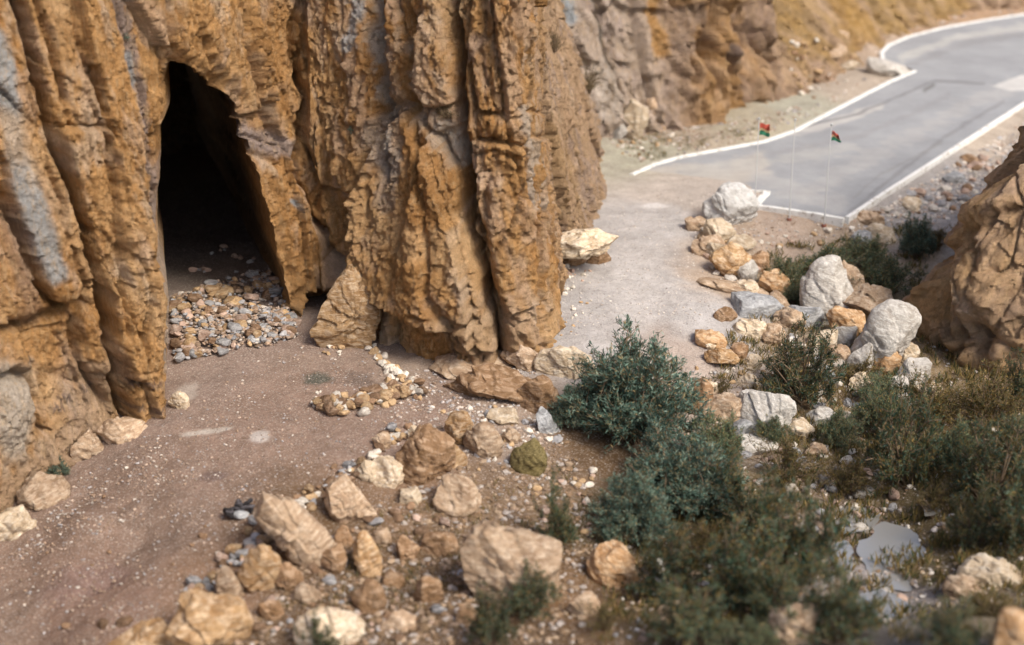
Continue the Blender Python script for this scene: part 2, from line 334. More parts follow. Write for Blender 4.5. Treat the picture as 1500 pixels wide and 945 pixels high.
def ground_mat():
    m, nt, b = new_mat('gravelly_earth')
    at = N(nt, 'ShaderNodeAttribute', attribute_name='Col'); g = N(nt, 'ShaderNodeNewGeometry'); P = g.outputs['Position']
    n1 = noise(nt, P, 1.3, 8, 0.7); n2 = noise(nt, P, 14, 6, 0.75); n5 = noise(nt, P, 0.35, 5, 0.6)
    v = N(nt, 'ShaderNodeTexVoronoi'); v.inputs['Scale'].default_value = 11; L(nt, P, v.inputs['Vector']); v.inputs['Randomness'].default_value = 1
    v2 = N(nt, 'ShaderNodeTexVoronoi'); v2.inputs['Scale'].default_value = 26; L(nt, P, v2.inputs['Vector'])
    c = mixc(nt, 1.0, at.outputs['Color'], mixc(nt, mapr(nt, n1.outputs[0], 0.3, 0.7, 0, 1), (0.78, 0.76, 0.74), (1.2, 1.2, 1.2)), 'MULTIPLY')
    c = mixc(nt, mapr(nt, n2.outputs[0], 0.5, 0.75, 0, 0.55), c, mixc(nt, 0.5, at.outputs['Color'], (0.08, 0.05, 0.035)))
    sep = N(nt, 'ShaderNodeSeparateColor'); L(nt, v.outputs['Color'], sep.inputs[0])
    isp = N(nt, 'ShaderNodeMath'); isp.operation = 'GREATER_THAN'; L(nt, sep.outputs[0], isp.inputs[0]); isp.inputs[1].default_value = 0.80
    near = mapr(nt, v.outputs['Distance'], 0.22, 0.34, 1, 0)
    mu = N(nt, 'ShaderNodeMath'); mu.operation = 'MULTIPLY'; L(nt, isp.outputs[0], mu.inputs[0]); L(nt, near, mu.inputs[1])
    stone = mixc(nt, sep.outputs[1], (0.24, 0.19, 0.16), (0.52, 0.46, 0.41))
    c = mixc(nt, mu.outputs[0], c, stone)
    sep2 = N(nt, 'ShaderNodeSeparateColor'); L(nt, v2.outputs['Color'], sep2.inputs[0])
    c = mixc(nt, mapr(nt, sep2.outputs[0], 0.7, 1.0, 0, 0.65), c, mixc(nt, 0.55, at.outputs['Color'], (0.62, 0.55, 0.48)))
    c = mixc(nt, mapr(nt, sep2.outputs[1], 0.8, 1.0, 0, 0.55), c, mixc(nt, 0.5, at.outputs['Color'], (0.05, 0.04, 0.035)))
    L(nt, c, b.inputs['Base Color'])
    bump(nt, b, [(n1.outputs[0], 0.10), (n2.outputs[0], 0.05), (mapr(nt, v2.outputs['Distance'], 0, 0.5, 1, 0), 0.02), (mu.outputs[0], 0.03)])
    return m
M['ground'] = ground_mat()
def dens(a, b, step): return np.arange(a, b, step)
gx = np.concatenate([dens(-90, -30, 4), dens(-30, -17, 0.6), dens(-17, 24, 0.1), dens(24, 50, 0.5), dens(50, 120, 5)])
gy = np.concatenate([dens(-30, 20, 3), dens(20, 28, 0.4), dens(28, 62, 0.1), dens(62, 90, 0.2), dens(90, 130, 0.6), dens(130, 260, 8)])
GX, GY = np.meshgrid(gx, gy)
GZ = ground_z(GX, GY)
gV = np.stack([GX, GY, GZ], -1).reshape(-1, 3)
g = link('ground', mk_mesh('ground', gV, grid_faces(len(gy), len(gx)), ground_col(gV[:, 0], gV[:, 1]), True, [M['ground']]))
tag(g, 'stony reddish brown terrace, pale path and wadi floor of earth and gravel', kind='structure')

# ------------------------------------------------------------------ cliffs
def gauss1(a, sig):
    n = int(sig*3)+1; k = np.exp(-0.5*(np.arange(-n, n+1)/sig)**2); k /= k.sum()
    return np.stack([np.convolve(np.pad(a[:, i], n, mode='edge'), k, 'valid') for i in range(a.shape[1])], -1)
def ribbon(pts, step, hs, leans, smooth=0.5, nsm=1.0):
    """plan polyline -> resampled positions, outward normals, undisplaced surface grid"""
    P = np.array(pts, float); seg = np.hypot(*np.diff(P, axis=0).T); cum = np.concatenate([[0], np.cumsum(seg)])
    s = np.arange(0, cum[-1], step)
    xy = np.stack([np.interp(s, cum, P[:, 0]), np.interp(s, cum, P[:, 1])], -1); ln = np.interp(s, cum, leans)
    xy = gauss1(xy, smooth/step)
    T = np.gradient(xy, axis=0); T /= np.hypot(T[:, 0], T[:, 1])[:, None]
    nr = np.stack([T[:, 1], -T[:, 0]], -1); nr = gauss1(nr, nsm/step); nr /= np.hypot(nr[:, 0], nr[:, 1])[:, None]
    Sg, Hg = np.meshgrid(s, hs)
    X = xy[None, :, 0]-nr[None, :, 0]*ln[None]*np.maximum(Hg, -1); Y = xy[None, :, 1]-nr[None, :, 1]*ln[None]*np.maximum(Hg, -1)
    return s, Sg, Hg, X, Y, nr, cum
def w2(px, py, z=0): return tuple(at_z(px, py, z)[:2])

OCH=np.array((0.62,0.355,0.15)); OCD=np.array((0.47,0.235,0.08)); OCL=np.array((0.74,0.50,0.28)); PNK=np.array((0.68,0.50,0.37)); LAV=np.array((0.40,0.33,0.32)); GRW=np.array((0.52,0.51,0.50)); WHT=np.array((0.66,0.62,0.57)); BLG=np.array((0.36,0.41,0.46))
def blend(c, w, col): return c*(1-w[..., None])+np.asarray(col)*w[..., None]

ptsA = [(-26,16),(-22,26),w2(-120,905,-3.2),w2(0,800,-2.5),w2(60,716,-1.9),w2(110,690,-1.6),w2(205,628,-.8),w2(253,598,-.4),w2(330,545),w2(425,474),w2(480,460),w2(548,488),w2(640,516),w2(740,528),w2(770,522),w2(785,500),w2(793,445),w2(801,405),w2(838,372),w2(880,332),w2(890,280),w2(875,235),(3.0,74),(-1,82)]
lnA = [.1]*2+[.12]*6+[.06]*6+[.05,.05,.06,.08,.16,.26,.28,.3,.3,.3]
hsA = np.concatenate([np.arange(-4.6, 14.5, 0.055), np.arange(14.5, 24, 0.4)])
s, Sg, Hg, X0, Y0, nrm, cumA = ribbon(ptsA, 0.055, hsA, lnA, 0.35, 0.7)
px, py, zc = proj(np.stack([X0, Y0, Hg], -1))
front = (Sg > cumA[1]) & (Sg < cumA[17])             # the part seen frontally
frontf = sstep(cumA[1], cumA[2], Sg)*sstep(cumA[17], cumA[16], Sg)
U = Sg+0.17*Hg                                       # the strata lean to the left going up
wu = 0.55*fbm(U*0.35, Hg*0.22, 0*U, 100, 3); wv_ = 0.6*fbm(U*0.35+9, Hg*0.3, 0*U, 104, 3)
D = 0.14*fbm(U*0.42, Hg*0.12, 0*U, 110, 3)
f0, e0 = facet(U*0.36+wu*0.12, Hg*0.09+wv_*0.1, 117, 1.3); D += 0.22*f0
f1, e1 = env(U*0.50+wu*0.5, Hg*0.09+wv_*0.15, 120, 1.0, 0.9); D += 0.07*f1                       # long upright slabs
D0 = D.copy()
f2, e2 = env(U*0.8+wu*0.3, Hg*0.42+wv_*0.3, 130, 0.9, 1.1, True); D += 0.20*f2                # scooped breaks
wa = 0.10*fbm(U*1.3, Hg*1.0, 0*U, 131, 3); wb = 0.10*fbm(U*1.3+5, Hg*1.0, 0*U, 133, 3)
g1, q1 = facet(U*0.75+wa*0.6, Hg*0.20+wb*0.5-U*0.1, 135, 1.0); D += 0.15*g1                      # broken faces
g2, q2 = facet(U*1.9+wa*1.3, Hg*1.15+wb-U*0.7, 136, 1.3); D += 0.065*g2
g3, q3 = facet(U*4.2+wa*2, Hg*3.2+wb*2-U*1.5, 137, 1.4); D += 0.045*g3
g4, q4 = facet(U*9+wa*3, Hg*7.5+wb*3, 138, 1.4); D += 0.018*g4
f3, e3 = env(U*2.1+wu*1.5, Hg*0.9+wv_*0.8, 140, 1.0, 1.2); D += 0.07*f3
rg = sstep(-0.2, 0.5, fbm(U*0.35, Hg*0.25, 0*U, 148, 2))
D += rg*0.03*ridge(U*2.2+wu*2, Hg*1.6+wv_, 0*U, 152, 4)
D0 += 0.045*fbm(U*6, Hg*5, 0*U, 160, 5, 0.7)+0.025*g3+0.012*g4; D += 0.045*fbm(U*6, Hg*5, 0*U, 160, 5, 0.7)+0.025*g3+0.012*g4
D -= 0.30*np.exp(-(e0/0.02)**2)+0.08*np.exp(-(e1/0.02)**2)+0.09*np.exp(-(e2/0.02)**2)+0.07*np.exp(-(q1/0.03)**2)*(g1 > -.1)+0.03*np.exp(-(q2/0.05)**2)*(g2 > 0)
rm = 0.30+0.40*sstep(-0.25, 0.3, fbm(U*0.28+3, Hg*0.16, 0*U, 119, 3)); D = D0+(D-D0)*rm
D -= D[:, (s > cumA[2]) & (s < cumA[15])].mean()
D += (0.35*sstep(cumA[10], cumA[12], Sg)-0.35*sstep(cumA[9], cumA[6], Sg)+0.0)*np.exp(-np.maximum(Hg, 0)/2.5)*frontf-0.15*sstep(cumA[9], cumA[6], Sg)*frontf       # the foot flares out
jx = px+9*fbm(U*1.1, Hg*0.9, 0*U, 170, 6, 0.65)*0.75+2*g2; jy = py+7*fbm(U*1.1+4, Hg*0.9, 0*U, 174, 4, 0.6)
def crack(pts, w, dep, step=0.0, fall=60):
    global D
    d, sd = dline(jx, jy, pts)
    D -= frontf*dep*(0.6*np.exp(-(d/w)**2)+0.4*np.exp(-(d/(0.45*w))**2))
    if step: D += frontf*0.6*step*np.where(sd > 0, 1, -1)*np.exp(-d/fall)*sstep(0, 0.5*w, d)*0.5
C1 = [(8,-60),(25,0),(45,60),(62,130),(85,210),(110,290),(130,345),(150,420),(170,510),(190,590),(203,640)]
crack(C1, 6, 1.5, 1.0, 70)
crack([(110,-20),(122,60),(150,140),(157,200),(163,290),(175,400),(180,480)], 6, 0.5, 0.5, 35)
crack([(48,-20),(70,60),(95,150)], 6, 0.5, 0.4, 30)
crack([(-10,240),(30,330),(60,420),(110,470)], 8, 0.6, 0.5, 40)
crack([(70,250),(100,360),(128,430)], 6, 0.4, -0.3, 30)
crack([(170,-20),(186,30),(198,90),(212,150),(228,210),(233,290)], 6, 0.3, 0.3, 30)
crack([(236,-20),(243,50),(250,92)], 6, 0.5, 0.3, 30)
crack([(133,420),(120,500),(140,560),(175,610)], 8, 0.6, 0.3, 40)
crack([(20,470),(60,485),(95,470),(130,455)], 12, 0.8)
crack([(-20,560),(30,545),(60,560),(75,640)], 9, 0.8, 0.3, 30)
crack([(436,-10),(428,60),(437,112),(443,150),(437,200),(425,260)], 6, 0.6, 0.3, 30)
crack([(435,112),(441,135)], 7, 0.8)
crack([(438,165),(436,185)], 5, 0.4)
crack([(545,-20),(551,40),(560,110),(570,170),(585,260)], 7, 0.8, 0.6, 40)
C7 = [(660,-60),(664,0),(671,60),(676,130),(680,200),(690,280),(700,340),(714,400),(727,450),(737,520),(740,545)]
crack(C7, 8, 1.9, 0.5, 50)
crack([(712,-20),(705,60),(712,120)], 5, 0.15, -0.2)
crack([(775,-30),(782,60),(788,160),(795,260),(803,360),(806,450)], 5, 0.45)
crack([(420,250),(455,318),(480,350),(512,408)], 6, 0.5, -0.8, 40)
crack([(480,270),(497,312),(525,380),(536,412)], 4, 0.25, 0.3, 30)
crack([(536,300),(545,380),(530,430)], 5, 0.3, 0.2, 30)
crack([(610,180),(640,300),(650,400),(680,470)], 6, 0.3, -0.5, 40)
crack([(600,-10),(612,80),(606,170)], 6, 0.4, 0.4, 30)
crack([(350,-10),(356,70),(380,140),(400,200)], 6, 0.4, 0.4, 40)
crack([(545,430),(560,470),(556,510)], 6, 0.4, 0.3, 30)
crack([(715,250),(712,330),(722,420)], 6, 0.35, -0.3, 30)
crack([(300,60),(320,110),(345,190)], 8, 0.3, 0.5, 40)
crack([(440,432),(470,420),(482,418)], 8, 0.5)
crack([(700,222),(725,214),(745,225)], 5, 0.25)
crack([(700,165),(740,160),(765,150)], 5, 0.25)
crack([(700,205),(720,200),(748,207)], 4, 0.2)
crack([(560,160),(600,150),(640,160)], 9, 0.3)
crack([(640,445),(700,455),(730,430)], 6, 0.25)
crack([(330,215),(400,240),(425,265)], 7, 0.2)
SLABS = [([(88,190),(160,190),(236,330),(250,480),(252,620),(205,640),(190,590),(150,420),(112,290)], 0.30, -0.35, 0.0),
 ([(345,200),(400,215),(430,262),(455,318),(512,408),(480,420),(438,434),(426,480),(392,395),(372,300)], 0.45, 0.25, 0.1),
 ([(455,310),(482,268),(512,330),(538,414),(512,408),(480,350)], 0.10, -0.3, 0),
 ([(562,196),(600,160),(640,200),(700,300),(722,400),(742,520),(690,470),(640,466),(585,430),(545,380),(536,300)], 0.55, -0.15, 0.25),
 ([(585,432),(640,468),(690,472),(700,530),(560,510),(548,450)], -0.25, 0.1, -0.1),
 ([(700,-40),(770,-40),(778,60),(776,160),(738,166),(703,158),(690,60)], 0.22, -0.25, -0.15),
 ([(702,205),(750,208),(762,300),(768,440),(740,450),(722,400),(704,300)], 0.20, -0.2, 0.1),
 ([(756,210),(788,200),(800,330),(800,470),(775,500),(770,360)], 0.22, 0.2, 0),
 ([(445,-40),(543,-40),(552,60),(560,160),(530,285),(480,262),(446,205),(452,100)], 0.30, -0.3, -0.1),
 ([(572,-40),(655,-40),(668,60),(672,150),(640,160),(600,152),(575,110)], 0.38, 0.2, -0.3),
 ([(255,-40),(352,-40),(372,60),(395,140),(345,185),(310,110),(262,88)], 0.18, 0.25, -0.1),
 ([(-60,-40),(28,-20),(60,120),(108,290),(150,420),(95,455),(50,410),(10,240),(-60,120)], 0.25, -0.3, 0.1),
 ([(112,-40),(180,-30),(200,80),(232,230),(232,330),(170,205),(140,110)], 0.25, -0.25, 0),
 ([(-60,300),(20,330),(60,430),(50,478),(-60,470)], 0.30, 0.2, 0.1),
 ([(40,500),(120,480),(160,560),(190,625),(110,680),(80,640),(62,560)], -0.28, 0.15, 0.1),
 ([(640,200),(676,190),(692,290),(712,400),(724,450),(700,300)], -0.12, 0.2, 0),
 ([(670,470),(705,455),(735,500),(738,545),(690,530)], 0.22, -0.2, 0.2)]
for pl, off_, tx_, ty_ in SLABS:
    P_ = np.array(pl, float); lo_, hi_ = P_.min(0), P_.max(0); cx_, cy_ = (lo_+hi_)/2
    kx, ky = px+0.45*(jx-px), py+0.45*(jy-py)
    ins_ = inpoly(kx, ky, pl); d_, _ = dline(kx, ky, pl+[pl[0]]); sd_ = np.where(ins_, d_, -d_)
    D += frontf*sstep(-2.0, 2.0, sd_)*(off_+tx_*(px-cx_)/(hi_[0]-lo_[0])+ty_*(py-cy_)/(hi_[1]-lo_[1]))
    D -= frontf*0.16*np.exp(-((sd_+3)/3.0)**2)
# niche with a dark recess beside the leaning block
q = ((jx-462)/26)**2+((jy-452)/34)**2; D -= 1.3*frontf*sstep(1.25, 0.8, q)
# bulges
for bx, by, rx, ry, a in [(330,0,0,0,0),(640,420,90,90,0.5),(600,90,40,100,0.35),(735,300,40,260,0.45),(500,250,60,140,0.3),(205,400,38,150,0.35),(100,330,40,140,0.2),(30,610,45,60,0.5),(160,640,40,25,0.3),(395,330,35,80,0.25),(95,560,40,60,-0.35),(730,180,35,22,0.3),(735,215,25,14,0.25),(700,480,40,40,0.3)]:
    if rx: D += a*frontf*np.exp(-(((px-bx)/rx)**2+((py-by)/ry)**2))
# cave
CAVE = [(262,97),(280,97),(304,110),(330,130),(348,152),(358,180),(364,215),(374,262),(386,310),(398,350),(410,395),(420,440),(428,480),(434,530),(410,620),(256,640),(251,560),(250,500),(246,450),(240,400),(238,340),(240,260),(242,205),(248,192),(257,182),(256,140),(258,110)]
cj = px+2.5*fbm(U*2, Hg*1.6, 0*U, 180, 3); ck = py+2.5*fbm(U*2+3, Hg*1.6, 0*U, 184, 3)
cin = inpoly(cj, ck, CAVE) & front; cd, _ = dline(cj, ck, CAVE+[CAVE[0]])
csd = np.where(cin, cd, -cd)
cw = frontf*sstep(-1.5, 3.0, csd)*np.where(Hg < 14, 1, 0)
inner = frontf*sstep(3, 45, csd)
D = D*(1-cw*0.6)
D -= 0.35*frontf*np.exp(-((csd+4)/9.0)**2)*(csd < 3)*(1-cw)  # rounded lip
nx, ny = nrm[None, :, 0], nrm[None, :, 1]
cdir = np.array((-0.26, 0.965))
cdepth = cw*3.0+cw*sstep(0, 20, csd)*9+inner*16+cw*1.0*fbm(U*1.2, Hg*1.2, 0*U, 190, 4)
X = X0+nx*D+cdir[0]*cdepth; Y = Y0+ny*D+cdir[1]*cdepth; Z = Hg+0.12*fbm(U*0.7, Hg*0.7, 0*U, 192, 3)
# colour
c = np.broadcast_to(OCH, X.shape+(3,)).copy()
n1 = fbm(U*0.5, Hg*0.25, 0*U, 200, 5, 0.6); n2 = fbm(U*1.8, Hg*0.6, 0*U, 205, 5, 0.6); n3 = fbm(U*0.3+7, Hg*0.1, 0*U, 210, 4, 0.6)
c = blend(c, sstep(0.0, 0.45, -n1)*0.55, OCD); c = blend(c, sstep(0.05, 0.5, n1)*0.7, OCL)
c = blend(c, sstep(0.0, 0.4, n2)*0.65, PNK); c = blend(c, sstep(0.15, 0.45, fbm(U*1.1+3, Hg*0.5, 0*U, 212, 5, 0.65))*0.6, (0.74,0.60,0.47)); c = blend(c, sstep(0.25, 0.5, n3)*0.35, LAV)
c = blend(c, sstep(0.25, 0.5, fbm(U*3, Hg*1.5, 0*U, 215, 4))*0.45, OCD*0.6)
def stain(pts, w, col, a, rag=1.0):
    global c
    d, _ = dline(jx, jy, pts); wt = a*frontf*sstep(w*1.3, w*0.5, d+rag*w*0.6*fbm(U*2.5, Hg*1.2, 0*U, 220, 4))
    c = blend(c, wt, col)
stain([(-10,60),(15,170),(38,270),(58,340),(78,400)], 19, (0.46,0.49,0.52), 0.9, 0.6)
stain([(20,330),(45,420),(60,470)], 20, (0.30,0.20,0.15), 0.6)
stain([(25,570),(30,650)], 38, (0.66,0.60,0.53), 0.9)
stain([(182,-10),(200,80),(215,150),(230,230),(235,330)], 12, LAV, 0.8)
stain([(198,90),(205,125)], 8, BLG*1.2, 0.7)
stain([(232,380),(243,450),(250,540)], 7, (0.5,0.45,0.42), 0.7)
stain([(0,180),(60,240),(100,330),(140,430)], 25, OCL, 0.5)
stain([(523,0),(525,70)], 8, BLG*1.5, 0.7); stain([(545,0),(560,130),(585,210)], 8, WHT*0.9, 0.7)
stain([(570,60),(590,200),(580,290)], 14, (0.60,0.52,0.46), 0.5)
stain([(560,190),(590,240)], 20, GRW, 0.4); stain([(650,190),(675,230)], 16, WHT*0.95, 0.7)
stain([(370,205),(420,212)], 17, LAV*1.1, 0.85); stain([(410,292),(418,300)], 6, BLG, 0.9)
stain([(760,160),(770,300)], 9, WHT*0.95, 0.65); stain([(700,250),(715,260)], 16, PNK*1.1, 0.6); stain([(700,60),(690,80)], 14, LAV, 0.5)
stain([(690,465),(735,500)], 24, (0.56,0.40,0.26), 0.6); stain([(455,320),(512,405)], 4, PNK*1.15, 0.9)
stain([(160,560),(150,640),(60,690),(20,760)], 30, (0.60,0.45,0.33), 0.7)
stain([(600,330),(680,360)], 26, OCL*1.1, 0.5); stain([(440,-10),(437,200)], 5, OCD*0.6, 0.5)
back = sstep(cumA[15], cumA[17], Sg)
c = blend(c, back*0.75, np.array((0.54,0.40,0.29))); c = blend(c, back*sstep(0, 0.35, n2)*0.6, (0.43,0.33,0.29))
c = blend(c, back*sstep(0.15, 0.35, -n1)*0.5, (0.42,0.27,0.12))
c = blend(c, sstep(0, 12, csd)*frontf*0.75, (0.10,0.07,0.055))        # dark colour on the cave walls, painting in the interior shade
# painted scribbles near the foot of the pillar
for (sx, sy) in ((200,560),(222,558),(205,600),(235,598),(150,585),(112,600),(100,612)):
    d, _ = dline(px, py, [(sx-9, sy-3), (sx-5, sy+6), (sx-1, sy-5), (sx+3, sy+5), (sx+8, sy-4), (sx+10, sy+3)])
    c = blend(c, 0.6*frontf*sstep(2.6, 1.0, d), (0.10,0.09,0.12))
V = np.stack([X, Y, Z], -1).reshape(-1, 3)
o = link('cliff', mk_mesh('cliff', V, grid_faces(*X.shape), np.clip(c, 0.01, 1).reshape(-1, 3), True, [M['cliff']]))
tag(o, 'tall ochre rock wall with vertical cracks and a dark cave mouth', kind='structure')

# ---- far cliff, scree slope and hillside beyond the bend
ptsB = [(-4,62),(1.5,70),w2(888,205,0.3),w2(930,205,0.3),w2(990,190,0.3),w2(1030,182,0.3),w2(1085,165,0.4),w2(1130,140,0.5),w2(1180,128,0.5),w2(1235,100,0.5),w2(1262,72,0.6),w2(1300,48,0.5),w2(1400,22,0.4),w2(1500,8,0.3),w2(1700,-5,0.3),(75,118)]
lnB = [.4,.42,.42,.42,.38,.22,.12,.18,.75,.95,.9,.8,.7,.7,.7,.7]
hsB = np.concatenate([np.arange(-2, 9, 0.11), np.arange(9, 30, 0.8)])
s, Sg, Hg, X0, Y0, nrm, cumB = ribbon(ptsB, 0.12, hsB, lnB, 0.6, 1.5)
px, py, zc = proj(np.stack([X0, Y0, Hg], -1))
U = Sg+0.2*Hg
cl = sstep(cumB[4], cumB[5], Sg)*sstep(cumB[8], cumB[7]+1, Sg); hill = sstep(cumB[7], cumB[8], Sg)
wu = 0.5*fbm(U*0.3, Hg*0.2, 0*U, 300, 3)
D = (0.9*fbm(U*0.3, Hg*0.12, 0*U, 310, 3)+0.5*ridge(U*0.55+wu, Hg*0.16, 0*U, 320, 4))*(0.35+cl)
f1, e1 = env(U*0.42+wu, Hg*0.2, 330, 1.0, 0.9); f2, e2 = env(U*1.1+wu*2, Hg*0.8, 340, 1.0, 1.1, True); f3, e3 = env(U*2.6, Hg*2.0, 345, 1, 1.2)
g2, q2 = facet(U*0.9+wu, Hg*0.6, 346, 1.2); g3, q3 = facet(U*2.4+wu*3, Hg*1.8, 347, 1.3); D += 0.16*g2+0.09*g3
D += 1.0*f1*(0.35+cl)+0.34*f2+0.10*f3+0.10*fbm(U*2.5, Hg*2, 0*U, 350, 5, 0.6)+0.35*hill*ridge(U*0.4, Hg*0.5, 0*U, 352, 4)-0.25*np.exp(-(e1/0.03)**2)
jx = px+4*fbm(U*0.8, Hg*0.6, 0*U, 360, 3); frontf = 1.0
jy = py
crack([(868,-20),(885,60),(905,120),(918,150)], 3, 0.7, -0.4, 30)
crack([(915,-20),(935,70),(955,140)], 4, 0.5, 0.8, 40)
crack([(1040,-10),(1035,60),(1045,130)], 6, 1.3, .6, 30); crack([(985,-10),(990,60),(1000,120)], 5, 1.0, -.5, 30); crack([(1128,-10),(1140,30),(1150,50)], 7, 0.9); crack([(1075,0),(1060,80),(1072,110)], 6, 1.3)
crack([(1100,-10),(1110,60),(1125,90)], 4, 0.7)
X = X0+nrm[None, :, 0]*D; Y = Y0+nrm[None, :, 1]*D; Z = Hg+0.15*fbm(U*0.5, Hg*0.5, 0*U, 370, 3)+0.25*hill*f2*0.4
c = np.broadcast_to(np.array((0.44,0.33,0.26)), X.shape+(3,)).copy()
n1 = fbm(U*0.35, Hg*0.25, 0*U, 400, 5, 0.6); n2 = fbm(U*1.2, Hg*0.7, 0*U, 405, 5, 0.6)
left = 1-sstep(cumB[4]-2, cumB[5], Sg)
c = blend(c, left*0.7, (0.50,0.45,0.42)); c = blend(c, left*sstep(0.0, 0.4, n2)*0.6, (0.38,0.32,0.32))
c = blend(c, cl*sstep(-0.2, 0.3, n1)*0.8, (0.42,0.25,0.10)); c = blend(c, cl*sstep(0.05, 0.4, n2)*0.7, (0.50,0.36,0.25)); c = blend(c, cl*sstep(0.1, 0.4, -n2)*0.6, (0.25,0.18,0.15))
c = blend(c, hill*sstep(-0.25, 0.25, n1)*0.8, (0.40,0.27,0.10)); c = blend(c, hill*sstep(0.1, 0.4, n2)*0.6, (0.50,0.38,0.27)); c = blend(c, hill*sstep(0.2, 0.4, -n2)*0.5, (0.24,0.18,0.12))
jy = py
stain([(818,-5),(832,25)], 14, (0.27,0.34,0.42), 0.8); stain([(868,-10),(900,110)], 4, (0.16,0.19,0.19), 0.6)
stain([(875,110),(890,160)], 24, (0.60,0.57,0.55), 0.6); stain([(948,0),(958,70)], 12, (0.45,0.25,0.07), 0.8)
stain([(1000,60),(1010,20)], 20, (0.36,0.30,0.28), 0.6); stain([(1065,70),(1072,85)], 9, (0.14,0.12,0.13), 0.7); stain([(1225,0),(1255,50)], 22, (0.46,0.29,0.10), 0.6)
c = c*np.array((1.32,1.27,1.2))
o = link('far_cliff', mk_mesh('far_cliff', np.stack([X, Y, Z], -1).reshape(-1, 3), grid_faces(*X.shape), np.clip(c, .01, 1).reshape(-1, 3), True, [M['far_cliff']]))
tag(o, 'weathered grey and ochre cliff and stony hillside beyond the bend of the road', kind='structure')

# ---- rounded outcrop at the right edge
ptsC = [(27.5,67),(21.3,61),(17.9,57),(16.3,54),(15.4,51.4),(15.6,49.6),(17.2,48.2),(19.2,47.0),(22.3,45.8),(30,43)]
lnC = [.5,.5,.52,.55,.55,.5,.5,.5,.5,.5]
hsC = np.arange(-3.5, 12, 0.06)
s, Sg, Hg, X0, Y0, nrm, cumC = ribbon(ptsC, 0.065, hsC, lnC, 0.8, 1.5)
px, py, zc = proj(np.stack([X0, Y0, Hg], -1))
U = Sg
wu = 0.5*fbm(U*0.4, Hg*0.4, 0*U, 500, 3)
D = 0.5*fbm(U*0.33, Hg*0.28, 0*U, 517, 3)
f1, e1 = env(U*0.42+wu*0.2+0.3, Hg*0.5+wu*0.2, 521, 0.7, 0.9); D += 0.70*f1; fb, eb = facet(U*0.5+0.2*wu, Hg*0.5, 523, 1.0); D += 0.22*fb
f2, e2 = env(U*1.0+wu*1.5, Hg*0.9+wu, 533, 0.9, 1.0, True); D += 0.22*f2
f3, e3 = env(U*2.4+wu*2, Hg*2.2, 541, 1.0, 1.2); g2, q2 = facet(U*1.2+wu, Hg*1.0+wu, 545, 1.2); g3, q3 = facet(U*3.2+wu*3, Hg*2.8, 546, 1.3); D += 0.07*f3+0.08*g2+0.035*g3+0.05*fbm(U*4, Hg*4, 0*U, 550, 5, 0.65)
D -= 0.15*np.exp(-(e1/0.04)**2)
D -= 0.8*(1-sstep(-1.5, 2.0, Hg))
D += 0.25+0.3*np.sin(np.clip((Hg+1.5)/4, 0, 1)*math.pi)
jx = px+5*fbm(U, Hg, 0*U, 560, 3); jy = py+5*fbm(U+5, Hg, 0*U, 564, 3)
crack([(1404,370),(1400,440),(1398,500),(1385,525)], 8, 0.7, 0.2, 40)
crack([(1330,425),(1370,400),(1405,370),(1440,340)], 7, 0.3)
crack([(1440,400),(1450,340),(1500,300)], 8, 0.5, 0.3, 40)
crack([(1430,480),(1440,505),(1432,520)], 16, 0.9)
crack([(1405,300),(1450,330)], 8, 0.35)
X = X0+nrm[None, :, 0]*D; Y = Y0+nrm[None, :, 1]*D; Z = Hg+0.0*Hg
c = np.broadcast_to(np.array((0.68,0.46,0.28)), X.shape+(3,)).copy()
n1 = fbm(U*0.4, Hg*0.4, 0*U, 600, 5, 0.6); n2 = fbm(U*1.3, Hg*1.3, 0*U, 605, 5, 0.6)
c = blend(c, sstep(-0.1, 0.3, n1)*0.8, (0.70,0.52,0.39)); c = blend(c, sstep(0.0, 0.4, -n1)*0.6, (0.52,0.32,0.13)); c = blend(c, sstep(0.15, 0.4, n2)*0.4, (0.24,0.16,0.12))
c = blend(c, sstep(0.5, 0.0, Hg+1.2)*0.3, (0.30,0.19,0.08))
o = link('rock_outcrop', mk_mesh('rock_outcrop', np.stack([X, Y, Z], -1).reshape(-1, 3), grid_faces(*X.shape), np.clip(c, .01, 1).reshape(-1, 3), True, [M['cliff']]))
tag(o, 'rounded ochre rock outcrop at the right edge above the white boulders', kind='structure')

# ------------------------------------------------------------------ road and kerbs
def tri_fill(poly):
    from mathutils.geometry import tessellate_polygon
    return tessellate_polygon([[Vector((x, y, 0)) for x, y in poly]])
def road_mat():
    m, nt, b = new_mat('worn_asphalt'); at = N(nt, 'ShaderNodeAttribute', attribute_name='Col'); g = N(nt, 'ShaderNodeNewGeometry'); P = g.outputs['Position']
    n1 = noise(nt, P, 0.35, 9, 0.72); n2 = noise(nt, P, 7, 6, 0.7); n3 = noise(nt, P, 60, 3, 0.7)
    c = mixc(nt, 1.0, at.outputs['Color'], mixc(nt, mapr(nt, n1.outputs[0], 0.3, 0.7, 0, 1), (0.78, 0.78, 0.79), (1.2, 1.19, 1.17)), 'MULTIPLY')
    c = mixc(nt, mapr(nt, n2.outputs[0], 0.5, 0.75, 0, 0.25), c, (0.2, 0.19, 0.18)); c = mixc(nt, mapr(nt, n3.outputs[0], 0.4, 0.7, 0, 0.3), c, (0.55, 0.53, 0.5))
    L(nt, c, b.inputs['Base Color']); bump(nt, b, [(n2.outputs[0], 0.015), (n3.outputs[0], 0.008)]); b.inputs['Roughness'].default_value = 0.85
    return m
M['road'] = road_mat()
poly = np.array(ROAD_POLY); rx = np.arange(poly[:, 0].min()-0.3, poly[:, 0].max()+0.3, 0.11); ry = np.arange(poly[:, 1].min()-0.3, poly[:, 1].max()+0.3, 0.16)
RX, RY = np.meshgrid(rx, ry); ins = inpoly(RX, RY, ROAD_POLY)
